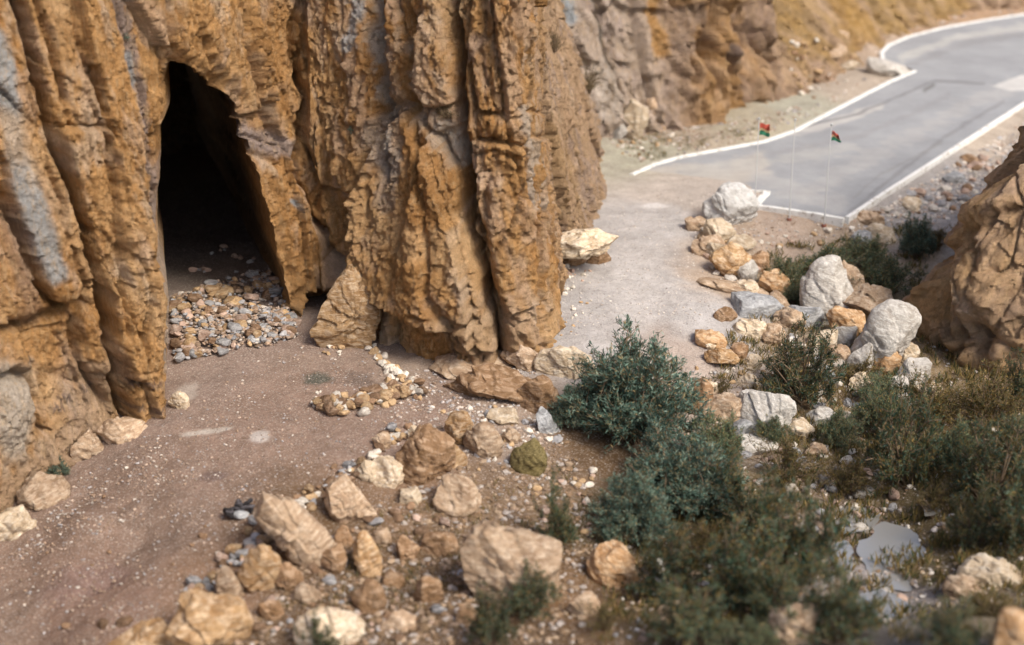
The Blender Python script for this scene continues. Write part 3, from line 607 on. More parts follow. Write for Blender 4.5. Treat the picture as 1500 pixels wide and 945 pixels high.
fc = grid_faces(*RX.shape); fi = ins.ravel()[fc].sum(1) >= 1; fc = fc[fi]
rxx, ryy = RX.ravel().copy(), RY.ravel().copy()
# pull the outside vertices of border cells onto the outline
used = np.unique(fc); outs = used[~ins.ravel()[used]]
for v in outs:
    x, y = rxx[v], ryy[v]; bd = 1e9
    for (ax, ay), (bx, by) in zip(ROAD_POLY, ROAD_POLY[1:]+ROAD_POLY[:1]):
        ex, ey = bx-ax, by-ay; t = min(1, max(0, ((x-ax)*ex+(y-ay)*ey)/(ex*ex+ey*ey+1e-9))); qx, qy = ax+t*ex, ay+t*ey
        d = (qx-x)**2+(qy-y)**2
        if d < bd: bd, bb = d, (qx, qy)
    rxx[v], ryy[v] = bb
remap = np.full(RX.size, -1); remap[used] = np.arange(len(used)); fc = remap[fc]; rxx, ryy = rxx[used], ryy[used]
RV = np.stack([rxx, ryy, np.full(rxx.shape, ROAD_Z)], -1)
px, py, _ = proj(RV)
wob = 3*fbm(rxx*0.5, ryy*0.5, 0*rxx, 700, 3)
c = np.tile(np.array((0.265, 0.275, 0.29)), (len(rxx), 1))
def rst(pts, w, col, a, rag=0.5):
    global c
    d, _ = dline(px+wob, py+wob*0.4, pts); q = a*sstep(w*1.3, w*0.4, d+rag*w*fbm(rxx*1.5, ryy*1.5, 0*rxx, 710, 4)); c = c*(1-q[:, None])+np.array(col)*q[:, None]
rst([(930,262),(1000,262),(1070,262),(1110,240)], 22, (0.42,0.38,0.33), 0.8, 0.8)
rst([(1130,200),(1200,185),(1290,155)], 6, (0.46,0.44,0.41), 0.7, 0.9)
rst([(1160,190),(1260,165),(1370,118),(1440,122)], 2.2, (0.15,0.15,0.16), 0.8, 0.2); rst([(1355,133),(1368,125)], 3, (0.09,0.09,0.09), 0.8)
rst([(1320,85),(1400,55),(1500,40)], 6, (0.44,0.43,0.40), 0.6, 0.8); rst([(1330,95),(1420,62),(1500,50)], 5, (0.2,0.2,0.21), 0.5, 0.8)
rst([(1245,310),(1320,250),(1400,190),(1470,150)], 3, (0.17,0.17,0.18), 0.7, 0.6); rst([(1250,290),(1290,255),(1380,210)], 2, (0.2,0.2,0.2), 0.5, 0.6)
rst([(1110,260),(1230,300)], 14, (0.38,0.37,0.36), 0.5, 0.8)
d, _ = dline(px, py, [(0, 0), (1, 1)]); tri = inpoly(px+wob*0.4, py+wob*0.2, [(1453,126),(1500,109),(1560,90),(1560,130),(1480,133)])
c[tri] = (0.55, 0.54, 0.52)
rst([(1000,255),(1120,238),(1250,215)], 10, (0.38,0.37,0.35), 0.5, 1.2); rst([(1180,280),(1300,220),(1420,150),(1500,120)], 12, (0.36,0.35,0.34), 0.45, 1.2); rst([(1130,225),(1260,200),(1390,140)], 4, (0.22,0.22,0.23), 0.5, 1.2)
rd = link('road', mk_mesh('road', RV, fc, np.clip(c, .02, 1), False, [M['road']])); tag(rd, 'worn pale grey asphalt road and parking bay', kind='structure')
def paint_mat(name, col, chip=(0.42, 0.38, 0.33), a=0.58):
    m, nt, b = new_mat(name); g = N(nt, 'ShaderNodeNewGeometry'); P = g.outputs['Position']
    n = noise(nt, P, 3.5, 8, 0.7); c = mixc(nt, mapr(nt, n.outputs[0], a, a+0.08, 0, 1), col, chip); L(nt, c, b.inputs['Base Color'])
    bump(nt, b, [(n.outputs[0], 0.02)]); b.inputs['Roughness'].default_value = 0.7; return m
M['kerb'] = paint_mat('white_kerb_paint', (0.74, 0.73, 0.70), a=0.54)
def kerb(px_pts, width, top, bottom, label):
    P = np.array([at_z(a, b, top)[:2] for a, b in px_pts]); seg = np.hypot(*np.diff(P, axis=0).T); cum = np.concatenate([[0], np.cumsum(seg)])
    s = np.unique(np.concatenate([np.arange(0, cum[-1], 0.35), cum])); xy = np.stack([np.interp(s, cum, P[:, 0]), np.interp(s, cum, P[:, 1])], -1)
    T = np.gradient(xy, axis=0); T /= np.hypot(T[:, 0], T[:, 1])[:, None]; n = np.stack([T[:, 1], -T[:, 0]], -1)
    h = width/2; r = np.random.default_rng(3).normal(0, 0.008, len(s))
    prof = [(-h, bottom), (-h, top-0.02), (-h+0.02, top), (h-0.02, top), (h, top-0.02), (h, bottom)]
    V = np.stack([np.concatenate([xy+n*(a+r[:, None]), np.full((len(s), 1), z)+(r[:, None] if z > bottom else 0)], 1) for a, z in prof], 1)
    m = len(prof); fcs = grid_faces(len(s), m)
    Vf = V.reshape(-1, 3); e = (len(s)-1)*m
    caps = np.array([[0, 1, 2, 3], [0, 3, 4, 5], [e+3, e+2, e+1, e], [e+5, e+4, e+3, e]])
    o = link('kerb', mk_mesh('kerb', Vf, np.concatenate([fcs, caps]), None, False, [M['kerb']])); tag(o, label, kind='structure')
kerb(ROADPX_L, 0.24, 0.20, -0.3, 'white painted kerb along the cliff side of the road')
kerb(ROADPX_N[1:], 0.24, 0.20, -0.3, 'white painted kerb curving round the far bend')
kerb([(1336,105),(1315,96.5),(1293,88)], 0.2, 0.195, -0.3, 'short white kerb at the notch')
kerb(ROADPX_R, 0.19, 0.20, -0.6, 'white painted kerb on the river side of the road')
kerb([(1107,299),(1170,308),(1236,319)], 0.22, 0.19, -0.6, 'low white edged kerb behind the flagpoles')
kerb([(1124,280),(1116,288),(1108,297)], 0.34, 0.205, -0.3, 'thick white kerb corner by the white boulder')
kerb([(1120,279),(1095,277),(1072,275)], 0.10, 0.19, -0.3, 'thin white kerb edge by the dirt')

# ------------------------------------------------------------------ rocks
def ico(sub):
    t = (1+5**0.5)/2
    V = [(-1,t,0),(1,t,0),(-1,-t,0),(1,-t,0),(0,-1,t),(0,1,t),(0,-1,-t),(0,1,-t),(t,0,-1),(t,0,1),(-t,0,-1),(-t,0,1)]
    Fc = [(0,11,5),(0,5,1),(0,1,7),(0,7,10),(0,10,11),(1,5,9),(5,11,4),(11,10,2),(10,7,6),(7,1,8),(3,9,4),(3,4,2),(3,2,6),(3,6,8),(3,8,9),(4,9,5),(2,4,11),(6,2,10),(8,6,7),(9,8,1)]
    V = [np.array(v)/np.linalg.norm(v) for v in V]
    for _ in range(sub):
        c = {}; nf = []
        def mid(a, b):
            k = (min(a, b), max(a, b))
            if k not in c: m = V[a]+V[b]; V.append(m/np.linalg.norm(m)); c[k] = len(V)-1
            return c[k]
        for a, b, d in Fc:
            x, y, z = mid(a, b), mid(b, d), mid(d, a); nf += [(a, x, z), (b, y, x), (d, z, y), (x, y, z)]
        Fc = nf
    return np.array(V), np.array(Fc)
ICO = {k: ico(k) for k in (0, 1, 2, 3, 4, 5)}
def rock_shape(sub, dims, seed, planes=14, rough=1.0, cut=(0.56, 0.9), strata=0.0):
    V, Fc = ICO[sub]; V = V.copy(); r = np.random.default_rng(seed)
    for _ in range(planes):
        n = r.normal(size=3); n /= np.linalg.norm(n); d = r.uniform(*cut); k = V @ n-d
        V -= np.maximum(k, 0)[:, None]*n
    V /= np.abs(V).max(0)
    V = V*np.array(dims)/2
    sz = float(np.mean(dims)); q = V/sz
    nn = V/np.maximum(np.linalg.norm(V, axis=1), 1e-6)[:, None]
    if sub >= 2:
        o = seed*3.7 % 97
        d = 0.09*fbm(q[:, 0]*2.2+o, q[:, 1]*2.2, q[:, 2]*2.2, 5, 3)
        if sub >= 4:
            fa, ea = facet((nn[:, 0]+nn[:, 1]*0.6)*2.4+o, (nn[:, 2]-nn[:, 1]*0.5)*2.4, seed, 1.0)
            d += 0.035*fa-0.02*np.exp(-(ea/0.06)**2)+0.022*ridge(q[:, 0]*3.0+o, q[:, 1]*3.0, q[:, 2]*3.0, 8, 4)+0.03*fbm(q[:, 0]*13+o, q[:, 1]*13, q[:, 2]*13, 15, 3)
        if strata: d += strata*np.sin((q[:, 2]+0.1*fbm(q[:, 0]*2, q[:, 1]*2, q[:, 2]*2, 3, 3))*26)*0.05
        V = V+nn*(d*sz*rough)[:, None]
    return V, Fc
def px_size(p): return proj(np.array(p))[2]/FPX     # metres per photo pixel at that point
BOULDERS = [
 (1020,330,34,22,10,'pink',0.2,'pinkish stone at the upper end of the broken path edge',{}),
 (1048,372,30,24,-8,'cream',0.2,'cream stone in the broken path edge left of the brown hollow rock',{}),
 (1112,385,36,24,15,'brown',0.2,'brown rock above the rounded orange boulder',{}),
 (1150,402,30,20,0,'cream',0.2,'cream stone right of the rounded orange boulder',{}),
 (1092,425,34,22,0,'cream',0.2,'pale stone resting on the long low pinkish slab end',{}),
 (1140,445,34,24,10,'pink',0.2,'pink rock at the right end of the blue-grey slab',{}),
 (1062,462,30,18,0,'brown',0.2,'small brown rock on the path below the blue-grey slab',{}),
 (1100,480,44,26,8,'cream',0.2,'cream rock behind the open bush',{}),
 (1130,492,36,26,-10,'pink',0.2,'pink rock just above the open bush',{}),
 (1206,498,40,30,0,'cream',0.2,'cream rock right of the open bush under the orange wedged rock',{}),
 (1225,522,38,28,12,'pink',0.2,'tan rock lower right of the open bush',{}),
 (1325,460,30,24,0,'white',0.2,'grey white stone between the wide pinkish boulder and the outcrop',{}),
 (1262,562,34,24,0,'cream',0.2,'pale rock below the grey rounded rock',{}),
 (1330,520,30,24,0,'cream',0.2,'pale stone at the right foot of the big smooth white boulder',{}),
 (1312,565,36,24,-12,'white',0.2,'grey white stone in the herbs below the orange brown rock',{}),
 (1205,548,30,22,0,'grey',0.2,'grey stone under the right side of the open bush',{}),
 (1095,560,32,22,0,'cream',0.2,'cream stone just above the white topped boulder',{}),
 (1170,632,44,26,10,'cream',0.25,'cream rock touching the lower right of the white topped boulder',{}),
 (1082,632,40,26,-10,'grey',0.25,'grey rock at the lower left of the white topped boulder',{}),
 (1245,620,34,22,0,'cream',0.25,'cream rock among green bushes above the tall dark bush',{}),
 (1275,322,36,20,15,'pink',0.2,'pinkish rock on the bank just outside the kerb corner',{}),
 (1290,345,44,26,10,'cream',0.2,'pale slab on the bank left of the upright teal bush',{}),
 (1262,350,34,20,0,'grey',0.2,'grey rock left of the pale bank slab',{}),
 (1335,300,30,18,0,'cream',0.2,'pale stone higher up the bank behind the teal bush',{}),
 (1395,262,30,16,0,'grey',0.2,'grey stone on the bank near the top of the outcrop',{}),
 (1420,235,24,14,0,'brown',0.2,'brown stone on the far end of the bank',{}),
 (1040,570,24,18,0,'cream',0.2,'small cream stone on the path below the tan path stones',{}),
 (600,730,30,22,0,'cream',0.25,'pale stone left of the tan boulder with the flat sloping top',{}),
 (610,640,26,24,0,'cream',0.2,'pale stone behind the big round brown boulder',{}),
 (735,612,40,20,0,'cream',0.3,'flat pale slab just below the broad layered slab',{}),
 (800,622,26,44,-30,'grey',0.25,'blue-grey slanting stone left of the largest bush',{}),
 (748,640,24,18,0,'pink',0.2,'small tan stone right of the pair of terrace boulders',{}),
 (465,800,34,30,0,'brown',0.2,'brown rock under the lower tip of the long tilted boulder',{}),
 (560,790,28,24,0,'pink',0.25,'small tan rock on the upper dark slope',{}),
 (505,790,26,30,0,'brown',0.25,'dark rock at the top of the dark slope',{}),
 (575,850,30,26,0,'brown',0.25,'brown stone in the middle of the dark slope',{}),
 (450,872,32,28,0,'pink',0.25,'tan stone below the small brown rock on the slope',{}),
 (395,895,34,30,0,'brown',0.25,'brown stone right above the large pale brown boulder',{}),
 (585,915,40,28,0,'pink',0.25,'pinkish stone near the bottom edge left of centre',{}),
 (855,890,40,36,0,'pink',0.2,'pinkish rock right of the foot of the very large boulder',{}),
 (680,905,34,26,0,'brown',0.25,'brown stone left of the bush in front of the very large boulder',{}),
 (1180,45,30,22,0,'brown',0.0,'brown rock high on the hillside above the layered ledge',dict(lift=1.6)),
 (1228,52,26,16,0,'pink',0.0,'pink rock on the hillside right of the layered ledge',dict(lift=1.0)),
 (1160,88,26,18,0,'cream',0.1,'cream rock low on the hillside left of the ledge',dict(lift=.3)),
 # px, py, w, h, roll, material, sink, label, options
 (856,352,96,46,-3,'cream',-0.9,'cream flat-topped slab jutting from the cliff foot over a shadowed gap',dict(flat=1,depth=0.8,strata=1.0,fwd=1.2)),
 (515,455,84,100,4,'ochre',0.04,'pointed ochre block leaning at the cliff foot right of the cave rubble',dict(seed=5,planes=7,taper=0.6,depth=0.7,fwd=0.3)),
 (688,533,135,30,2,'pink',0.2,'long low pale pink slab lying against the cliff foot',dict(depth=0.7,strata=.5)),
 (720,566,112,46,8,'brown',0.2,'broad layered brown slab with cracks, above the small scattered stones',dict(strata=1.5,depth=0.8)),
 (790,580,56,50,0,'brown',0.15,'brown block squeezed between the layered slab and the big bush',{}),
 (832,535,78,48,0,'cream',0.25,'pale smooth slab partly hidden behind the left side of the big bush',{}),
 (770,528,60,36,10,'pink',0.2,'pinkish rock at the right foot of the cracked pillar',{}),
 (672,632,38,42,0,'ochre',0.12,'upright ochre boulder, smaller left one of the pair on the terrace edge',{}),
 (708,648,46,46,0,'pink',0.12,'tan boulder, right one of the pair on the terrace edge',{}),
 (622,670,72,72,20,'brown',0.1,'big round brown boulder in the middle of the terrace edge',dict(planes=10)),
 (655,662,36,52,-25,'ochre',0.15,'rough mossy rock leaning on the right of the big round brown boulder',{}),
 (668,728,66,46,22,'pink',0.15,'tan boulder with flat sloping top below the big round brown boulder',dict(planes=9)),
 (513,736,62,62,-15,'pink',0.12,'tan angular boulder beside the small stones of the terrace edge',dict(planes=9)),
 (432,778,66,98,-38,'pink',0.12,'long tilted tan boulder above the round brown one',dict(planes=10)),
 (383,836,56,60,0,'ochre',0.08,'smooth round brown boulder at the lower end of the terrace edge',dict(planes=5)),
 (300,918,112,84,0,'ochre',0.15,'large pale brown boulder on the bottom edge, lower left',{}),
 (215,940,90,46,0,'ochre',0.25,'dark ochre rock cut by the bottom edge at lower left',{}),
 (745,838,128,122,6,'pink',0.2,'very large rounded pinkish tan boulder in the foreground centre',dict(planes=9,seed=29)),
 (900,832,66,58,25,'orange',0.12,'smooth orange boulder right of the very large foreground boulder',dict(planes=6)),
 (538,876,46,40,0,'brown',0.1,'brown angular rock alone on the dark slope near the bottom',dict(planes=8)),
 (645,796,52,34,-12,'brown',0.2,'low brown rock left of the very large foreground boulder',{}),
 (598,808,34,34,0,'brown',0.2,'brown rock in the dirt left of the low brown rock',{}),
 (538,818,40,62,-25,'ochre',0.15,'upright tilted rock on the slope below the tan angular boulder',{}),
 (489,820,30,44,0,'brown',0.15,'small dark upright rock right of the long tilted boulder',{}),
 (422,848,36,34,0,'brown',0.15,'small brown rock touching the right of the smooth round boulder',{}),
 (335,862,32,50,-10,'pink',0.15,'narrow tan rock left of the smooth round boulder',{}),
 (480,925,92,52,0,'cream',0.25,'pale broad rock at the bottom edge right of the large pale brown boulder',{}),
 (628,868,34,40,0,'brown',0.15,'brown rock on the slope left of the foreground boulder base',{}),
 (572,694,52,34,6,'cream',0.2,'pale flat rock left of the big round brown boulder',{}),
 (540,690,34,30,0,'cream',0.2,'pale lumpy rock at the head of the stone row',{}),
 (560,648,26,22,0,'pink',0.2,'small tan rock above the pale flat rock',{}),
 (1124,604,80,56,18,'white',0.12,'white topped boulder with brown underside right of the low orange boulder',dict(planes=11,seed=304)),
 (1062,602,62,36,0,'pink',0.15,'low tan-orange boulder behind the second bush',{}),
 (1026,588,32,46,0,'brown',0.15,'brown rock between the big bush and the low tan boulder',{}),
 (1040,495,46,22,12,'orange',0.1,'ochre flat stone lying on the path, topmost of its line',{}),
 (1058,522,44,24,10,'ochre',0.12,'long tan stone below the ochre flat stone by the path',{}),
 (1084,517,24,24,0,'brown',0.15,'purplish brown stone behind the long tan stone',{}),
 (1100,533,28,22,0,'cream',0.15,'pale stone at the lower right of the path-side stones',{}),
 (1040,508,15,10,0,'cream',0.15,'tiny cream stone under the ochre flat stone',{}),
 (1212,432,78,84,14,'white',0.1,'tall rounded grey-white boulder with pinkish right side in the wadi',dict(planes=7)),
 (1242,418,40,60,-10,'pink',0.1,'pink rock leaning on the tall grey-white boulder',{}),
 (1272,444,92,42,3,'pink',0.05,'wide pinkish orange boulder right of the tall grey-white one',dict(lift=0.3)),
 (1300,497,80,84,18,'white',0.1,'big smooth white boulder against the outcrop foot',dict(planes=8,seed=41)),
 (1240,474,50,36,0,'orange',0.1,'orange rock wedged between the white boulders',{}),
 (1236,494,36,30,25,'white',0.12,'small white rock left of the big smooth white boulder',{}),
 (1295,530,44,32,0,'orange',0.15,'orange brown rock below the big smooth white boulder',{}),
 (1262,530,32,42,15,'white',0.15,'grey rounded rock below the small white rock',{}),
 (1130,415,48,34,0,'orange',0.1,'rounded orange boulder beside the green wadi bushes',{}),
 (1092,398,32,32,0,'white',0.12,'white rock left of the rounded orange boulder',{}),
 (1070,380,56,38,10,'ochre',0.05,'brown rock with dark hollow beneath on the path edge',dict(lift=.15)),
 (1104,450,80,34,14,'grey',0.2,'blue-grey slab sloping down from the path edge',dict(depth=.8)),
 (1078,424,92,26,10,'pink',0.3,'long low pinkish slab between the path and the wadi',{}),
 (1052,345,46,34,20,'cream',0.15,'cream broken rock above the brown hollow rock',{}),
 (1038,362,42,30,25,'pink',0.2,'pinkish broken rock on the path edge above the brown hollow rock',{}),
 (1085,358,40,20,0,'cream',0.2,'pale low rock right of the cream broken rock',{}),
 (1070,306,72,52,40,'bright',0.1,'large bright white boulder beside the dirt at the end of the road',dict(planes=7,seed=41,depth=.7)),
 (1180,466,54,40,0,'grey',0.2,'grey rock behind the dry bush in the wadi',{}),
 (1155,470,40,30,0,'pink',0.2,'pinkish rock left of the grey rock behind the dry bush',{}),
 (1340,548,46,34,0,'white',0.2,'pale broken rock at the foot of the outcrop',{}),
 (1362,575,34,22,0,'cream',0.2,'cream rock in the dry grass below the outcrop',{}),
 (1300,101,62,26,14,'white',0.15,'pale whitish rock beside the road notch',{}),
 (1206,74,66,28,6,'pink',0.0,'broad layered rock ledge sitting on the hillside',dict(lift=.5,strata=1)),
 (1185,68,40,22,0,'brown',0.0,'brown rock left of the layered ledge on the hillside',dict(lift=.9)),
 (1140,45,32,18,0,'cream',0.0,'pale stone on the hillside below the small dark hollow',dict(lift=1.6)),
 (929,182,34,50,10,'cream',0.1,'cream upright rock, left one of the two at the far cliff foot',{}),
 (957,171,26,48,-14,'pink',0.1,'pinkish upright rock, right one of the two at the far cliff foot',{}),
 (908,193,24,24,0,'white',0.1,'small pale rock left of the two upright rocks',{}),
 (1012,168,32,30,0,'cream',0.1,'pale knob at the foot of the far cliff',{}),
 (1238,98,40,14,-20,'cream',0.2,'thin pale slab on the hillside above the kerb',{}),
 (1166,915,62,70,0,'pink',0.15,'pale pinkish boulder on the bottom edge among dark bushes',{}),
 (1478,935,60,70,0,'orange',0.15,'orange boulder in the bottom right corner',{}),
 (1452,840,80,44,-8,'cream',0.15,'pale broad rock among the right hand bushes',{}),
 (1410,862,50,34,0,'pink',0.2,'pinkish rock left of the pale broad rock on the right',{}),
 (960,834,28,26,0,'white',0.2,'small white rock beside the smooth orange boulder',{}),
 (985,905,60,34,0,'pink',0.25,'low pinkish rock near the bottom right of the orange boulder',{}),
 (1195,660,30,20,0,'pink',0.2,'small pinkish rock in the wadi below the white topped boulder',{}),
 (1105,655,60,28,0,'white',0.3,'flat white rock under the white topped boulder',{}),
 (1200,615,40,26,0,'white',0.3,'flat pale rock right of the white topped boulder',{}),
 (60,722,70,46,-20,'pink',0.3,'pinkish lump at the base of the left cliff',{}),
 (22,770,60,56,-30,'cream',0.3,'cream lump at the foot of the left cliff edge',{}),
 (180,632,60,34,-15,'pink',0.3,'round pink lump at the foot of the left pillar',{}),
 (130,655,46,40,0,'pink',0.3,'pitted pink lump left of the round pink one',{}),
 (262,590,26,24,0,'cream',0.2,'pale stone at the right foot of the left pillar',{}),
]
def put_rock(px_, py_, w, h, roll, mat, sink, label, opt, i, cat='boulder', name='boulder', group=None):
    seed = opt.get('seed', 1000+i*7); lift = opt.get('lift', 0)
    p0 = hit(px_, py_+h*0.3, lift); m = px_size(p0)
    W = w*m*1.1; Hh = h*m*1.12; Dp = W*opt.get('depth', 0.85)
    W *= 1+0.25*max(sink, 0); sink = sink+0.12 if sink >= 0 else sink
    Hh = (1+0.9*max(sink, 0))*max(math.sqrt(max(Hh**2-(0.36*Dp)**2, 0))*1.08, Hh*0.55)
    # the rock stands on the ground; its middle is on the ray through (px,py)
    zc_ = Hh*(0.5-max(sink, 0)) + (0.34 if sink < -0.1 else 0) + lift
    p = hit(px_, py_, zc_)
    if 'fwd' in opt: r_ = ray(px_, py_); p = p-r_*opt['fwd']
    sub = 5 if w*h > 3500 else 4
    strata = opt.get('strata', 0)
    V, Fc = rock_shape(sub, (W*1.04, Dp, Hh*1.04), seed, opt.get('planes', 13), 0.5 if mat in ('white', 'grey') else 0.75, strata=strata)
    tp = opt.get('taper', 0.07); zz_ = V[:, 2]/(np.abs(V[:, 2]).max())
    V[:, :2] *= (1-tp*zz_)[:, None]
    if opt.get('flat'):
        V[:, 2] = np.where(V[:, 2] > 0, V[:, 2]*0.8, V[:, 2])
    o = link(name, mk_mesh(name, V, Fc, None, True, [M[mat]]))
    o.location = p; o.rotation_euler = (random.uniform(-.12, .12), math.radians(roll), random.uniform(-.25, .25))
    tag(o, label, cat, group)
    return o
for i, (a, b, w, h, r, m, sk, lb, op) in enumerate(BOULDERS): put_rock(a, b, w, h, r, m, sk, lb, op, i)
# supports under the jutting slab
for k, (a, b, w, h, lb) in enumerate([(876,376,34,20,'small dark stone propping the right end of the jutting cream slab'), (838,378,36,22,'small stone in the shade under the left of the jutting cream slab')]):
    put_rock(a, b, w, h, 0, 'brown', 0.1, lb, {}, 300+k, 'stone', 'stone')
o = put_rock(775, 671, 46, 46, 0, 'mossy', 0.1, 'small squat boulder covered in dark olive moss, alone on the slope', dict(planes=6), 320)
# the burnt wood and ash-grey stone on the terrace
t = bpy.data.objects.new('campfire_remains', None); COL.objects.link(t); pc = hit(350, 762); t.location = pc
tag(t, 'charred black wood and a grey stone left on the terrace', 'campfire remains')
for (dx, dy, dz, dims, rz, mt, nm) in [(0.05,0.1,0.10,(0.55,0.32,0.2),0.2,'grey','stone'),(-0.3,0.15,0.16,(0.3,0.5,0.3),0.8,'charred','charred_wood'),(0.12,0.32,0.22,(0.85,0.18,0.16),0.25,'charred','charred_wood'),(0.42,0.18,0.16,(0.5,0.2,0.22),-0.7,'charred','charred_wood'),(0.2,0.4,0.34,(0.4,0.14,0.2),0.9,'charred','charred_wood'),(-0.05,0.36,0.32,(0.3,0.2,0.25),-0.3,'charred','charred_wood')]:
    V, Fc = rock_shape(3, dims, int(100*dx+77), 10); q = link(nm, mk_mesh(nm, V, Fc, None, True, [M[mt]]), t)
    q.location = (dx, dy, dz); q.rotation_euler = (0.1, 0.2*dx, rz)

# ---- small stones, each its own object
PROTO = []
for k in range(10):
    V, Fc = rock_shape(2 if k > 2 else 3, (1.0, random.uniform(0.65, 0.9), random.uniform(0.5, 0.75)), 900+k, 12, 1.2)
    PROTO.append((V, Fc))
PM = {(k, c): mk_mesh('stone', *PROTO[k], None, True, [S[c]]) for k in range(10) for c in S}
def along(pts, n, spread, smin, smax):
    P = np.array(pts, float); seg = np.hypot(*np.diff(P, axis=0).T); cum = np.concatenate([[0], np.cumsum(seg)]); r = []
    for _ in range(n):
        s = random.uniform(0, cum[-1]); x = np.interp(s, cum, P[:, 0])+random.gauss(0, spread); y = np.interp(s, cum, P[:, 1])+random.gauss(0, spread*0.6)
        r.append((x, y, smin+(smax-smin)*random.random()**1.3))
    return r
def inside(poly, n, smin, smax, pw=1.8):
    P = np.array(poly, float); lo, hi = P.min(0), P.max(0); r = []
    while len(r) < n:
        x, y = random.uniform(lo[0], hi[0]), random.uniform(lo[1], hi[1])
        if inpoly(np.array([x]), np.array([y]), poly)[0]: r.append((x, y, smin+(smax-smin)*random.random()**pw))
    return r
PILE = [(252,440),(300,425),(392,398),(420,440),(432,470),(436,496),(380,512),(310,522),(256,532)]
CL = [
 (inside(PILE, 190, 10, 27, 1.4), 'in the rubble heap at the cave mouth', 'rubble stones at the cave mouth', ['grey', 'brown', 'pinkish', 'tan', 'grey', 'tan'], 0.22),
 (inside([(270,400),(330,350),(385,360),(400,405),(330,425)], 22, 8, 16), 'in the dark behind the rubble heap', 'stones inside the cave', ['grey', 'pinkish'], 0.02),
 (along([(478,596),(500,598),(540,590),(590,580),(612,575)], 120, 10, 13, 27), 'in the low curved stone row on the terrace', 'stones of the low curved row', ['tan', 'brown', 'pale', 'tan', 'brown'], 0.16),
 (along([(540,508),(552,525),(575,550),(600,562)], 45, 7, 8, 19), 'in the line running from the pointed block', 'stones running from the pointed block', ['pale', 'tan', 'pale'], 0.03),
 (inside([(470,508),(500,508),(502,522),(472,520)], 9, 7, 14), 'in the small heap on the terrace near the pointed block', 'small heap near the pointed block', ['tan', 'pale', 'brown'], 0.03),
 (inside([(455,575),(475,570),(490,600),(455,600)], 7, 6, 13), 'scattered left of the curved stone row', 'stones left of the curved row', ['pale'], 0.02),
 (along([(435,745),(470,720),(500,705),(540,678),(575,640),(600,640)], 80, 9, 9, 26), 'in the stone edging between the tan boulders', 'edging stones between the tan boulders', ['pale', 'tan', 'brown', 'grey'], 0.06),
 (along([(270,880),(310,865),(345,820),(375,790),(395,765)], 80, 13, 9, 28), 'in the edging beside the smooth round boulder', 'edging stones at the lower end', ['tan', 'pinkish', 'brown', 'grey'], 0.06),
 (inside([(640,600),(800,590),(830,660),(700,690)], 90, 5, 19), 'strewn around the pair of terrace boulders', 'stones strewn by the layered slab', ['pale', 'tan', 'grey'], 0.0),
 (inside([(440,790),(620,730),(700,800),(640,940),(330,940),(400,880)], 110, 7, 28), 'on the dark slope below the terrace', 'stones on the dark slope', ['pinkish', 'brown', 'grey', 'brown'], 0.0),
 (inside([(770,720),(870,690),(880,790),(800,790)], 36, 8, 20), 'in the pale patch left of the dark bushes', 'stones left of the dark bushes', ['pale', 'tan', 'pinkish'], 0.0),
 (inside([(1010,320),(1060,330),(1110,400),(1080,430),(1040,400)], 44, 7, 28), 'on the broken path edge below the white boulder', 'stones of the broken path edge', ['pinkish', 'tan', 'pale'], 0.03),
 (inside([(1235,330),(1330,285),(1440,220),(1470,230),(1420,300),(1300,345)], 85, 5, 22, 2.2), 'on the river bank beyond the road kerb', 'stones on the bank beyond the kerb', ['grey', 'pale', 'pinkish', 'brown'], 0.0),
 (inside([(1100,345),(1240,330),(1260,352),(1110,370)], 18, 5, 18), 'along the dirt strip in front of the flagpoles', 'stones in front of the flagpoles', ['pinkish', 'pale', 'tan'], 0.0),
 (inside([(1170,470),(1250,500),(1350,540),(1330,600),(1200,620),(1120,560)], 120, 8, 26), 'among the bushes below the white wadi boulders', 'stones among the wadi bushes', ['pale', 'grey', 'tan', 'pale'], 0.0),
 (inside([(1080,640),(1200,640),(1340,700),(1330,880),(1200,860),(1100,760)], 90, 8, 28), 'on the wadi floor by the puddles', 'stones on the wadi floor', ['pale', 'pinkish', 'grey'], 0.0),
 (inside([(805,385),(850,385),(870,400),(820,440)], 26, 4, 13), 'below the jutting cream slab', 'stones below the jutting slab', ['pale', 'pinkish'], 0.0),
 (inside([(1010,540),(1090,530),(1110,570),(1030,570)], 14, 5, 14), 'on the path side below the long tan stone', 'stones below the long tan stone', ['tan', 'pale', 'grey'], 0.0),
 (inside([(885,195),(960,190),(1000,200),(920,235)], 22, 4, 12), 'at the foot of the far grey slope', 'stones at the far slope foot', ['pale', 'tan', 'brown'], 0.0),
 (inside([(1130,60),(1230,60),(1280,110),(1180,150)], 40, 4, 16), 'on the far hillside above the kerb', 'stones on the far hillside', ['tan', 'pale', 'brown'], 'hill'),
 (inside([(1370,600),(1500,590),(1500,800),(1350,760)], 26, 8, 24), 'under the bushes on the right bank', 'stones on the right bank', ['pale', 'grey', 'tan'], 0.0),
 (inside([(900,820),(1080,790),(1100,930),(880,940)], 30, 8, 22), 'in the undergrowth at the bottom centre', 'stones at the bottom centre', ['pinkish', 'pale', 'grey'], 0.0),
 (inside([(30,640),(300,640),(420,700),(300,840),(60,880)], 26, 4, 10), 'scattered on the open terrace floor', 'stones scattered on the open terrace', ['pale', 'grey', 'brown'], 0.0),
 ([(297,787,17),(183,914,26),(150,916,22),(96,918,16)], 'alone on the near part of the terrace', 'lone stones on the near terrace', ['brown'], 0.0),
 (inside([(1085,290),(1105,290),(1105,303),(1085,303)], 3, 8, 14), 'at the kerb corner by the white boulder', 'stones at the kerb corner', ['brown'], 0.0),
 (inside([(790,440),(870,440),(830,500),(795,520)], 24, 4, 9), 'beside the path at the cracked pillar foot', 'stones beside the path', ['pale', 'tan'], 0.0),
]
allst = []
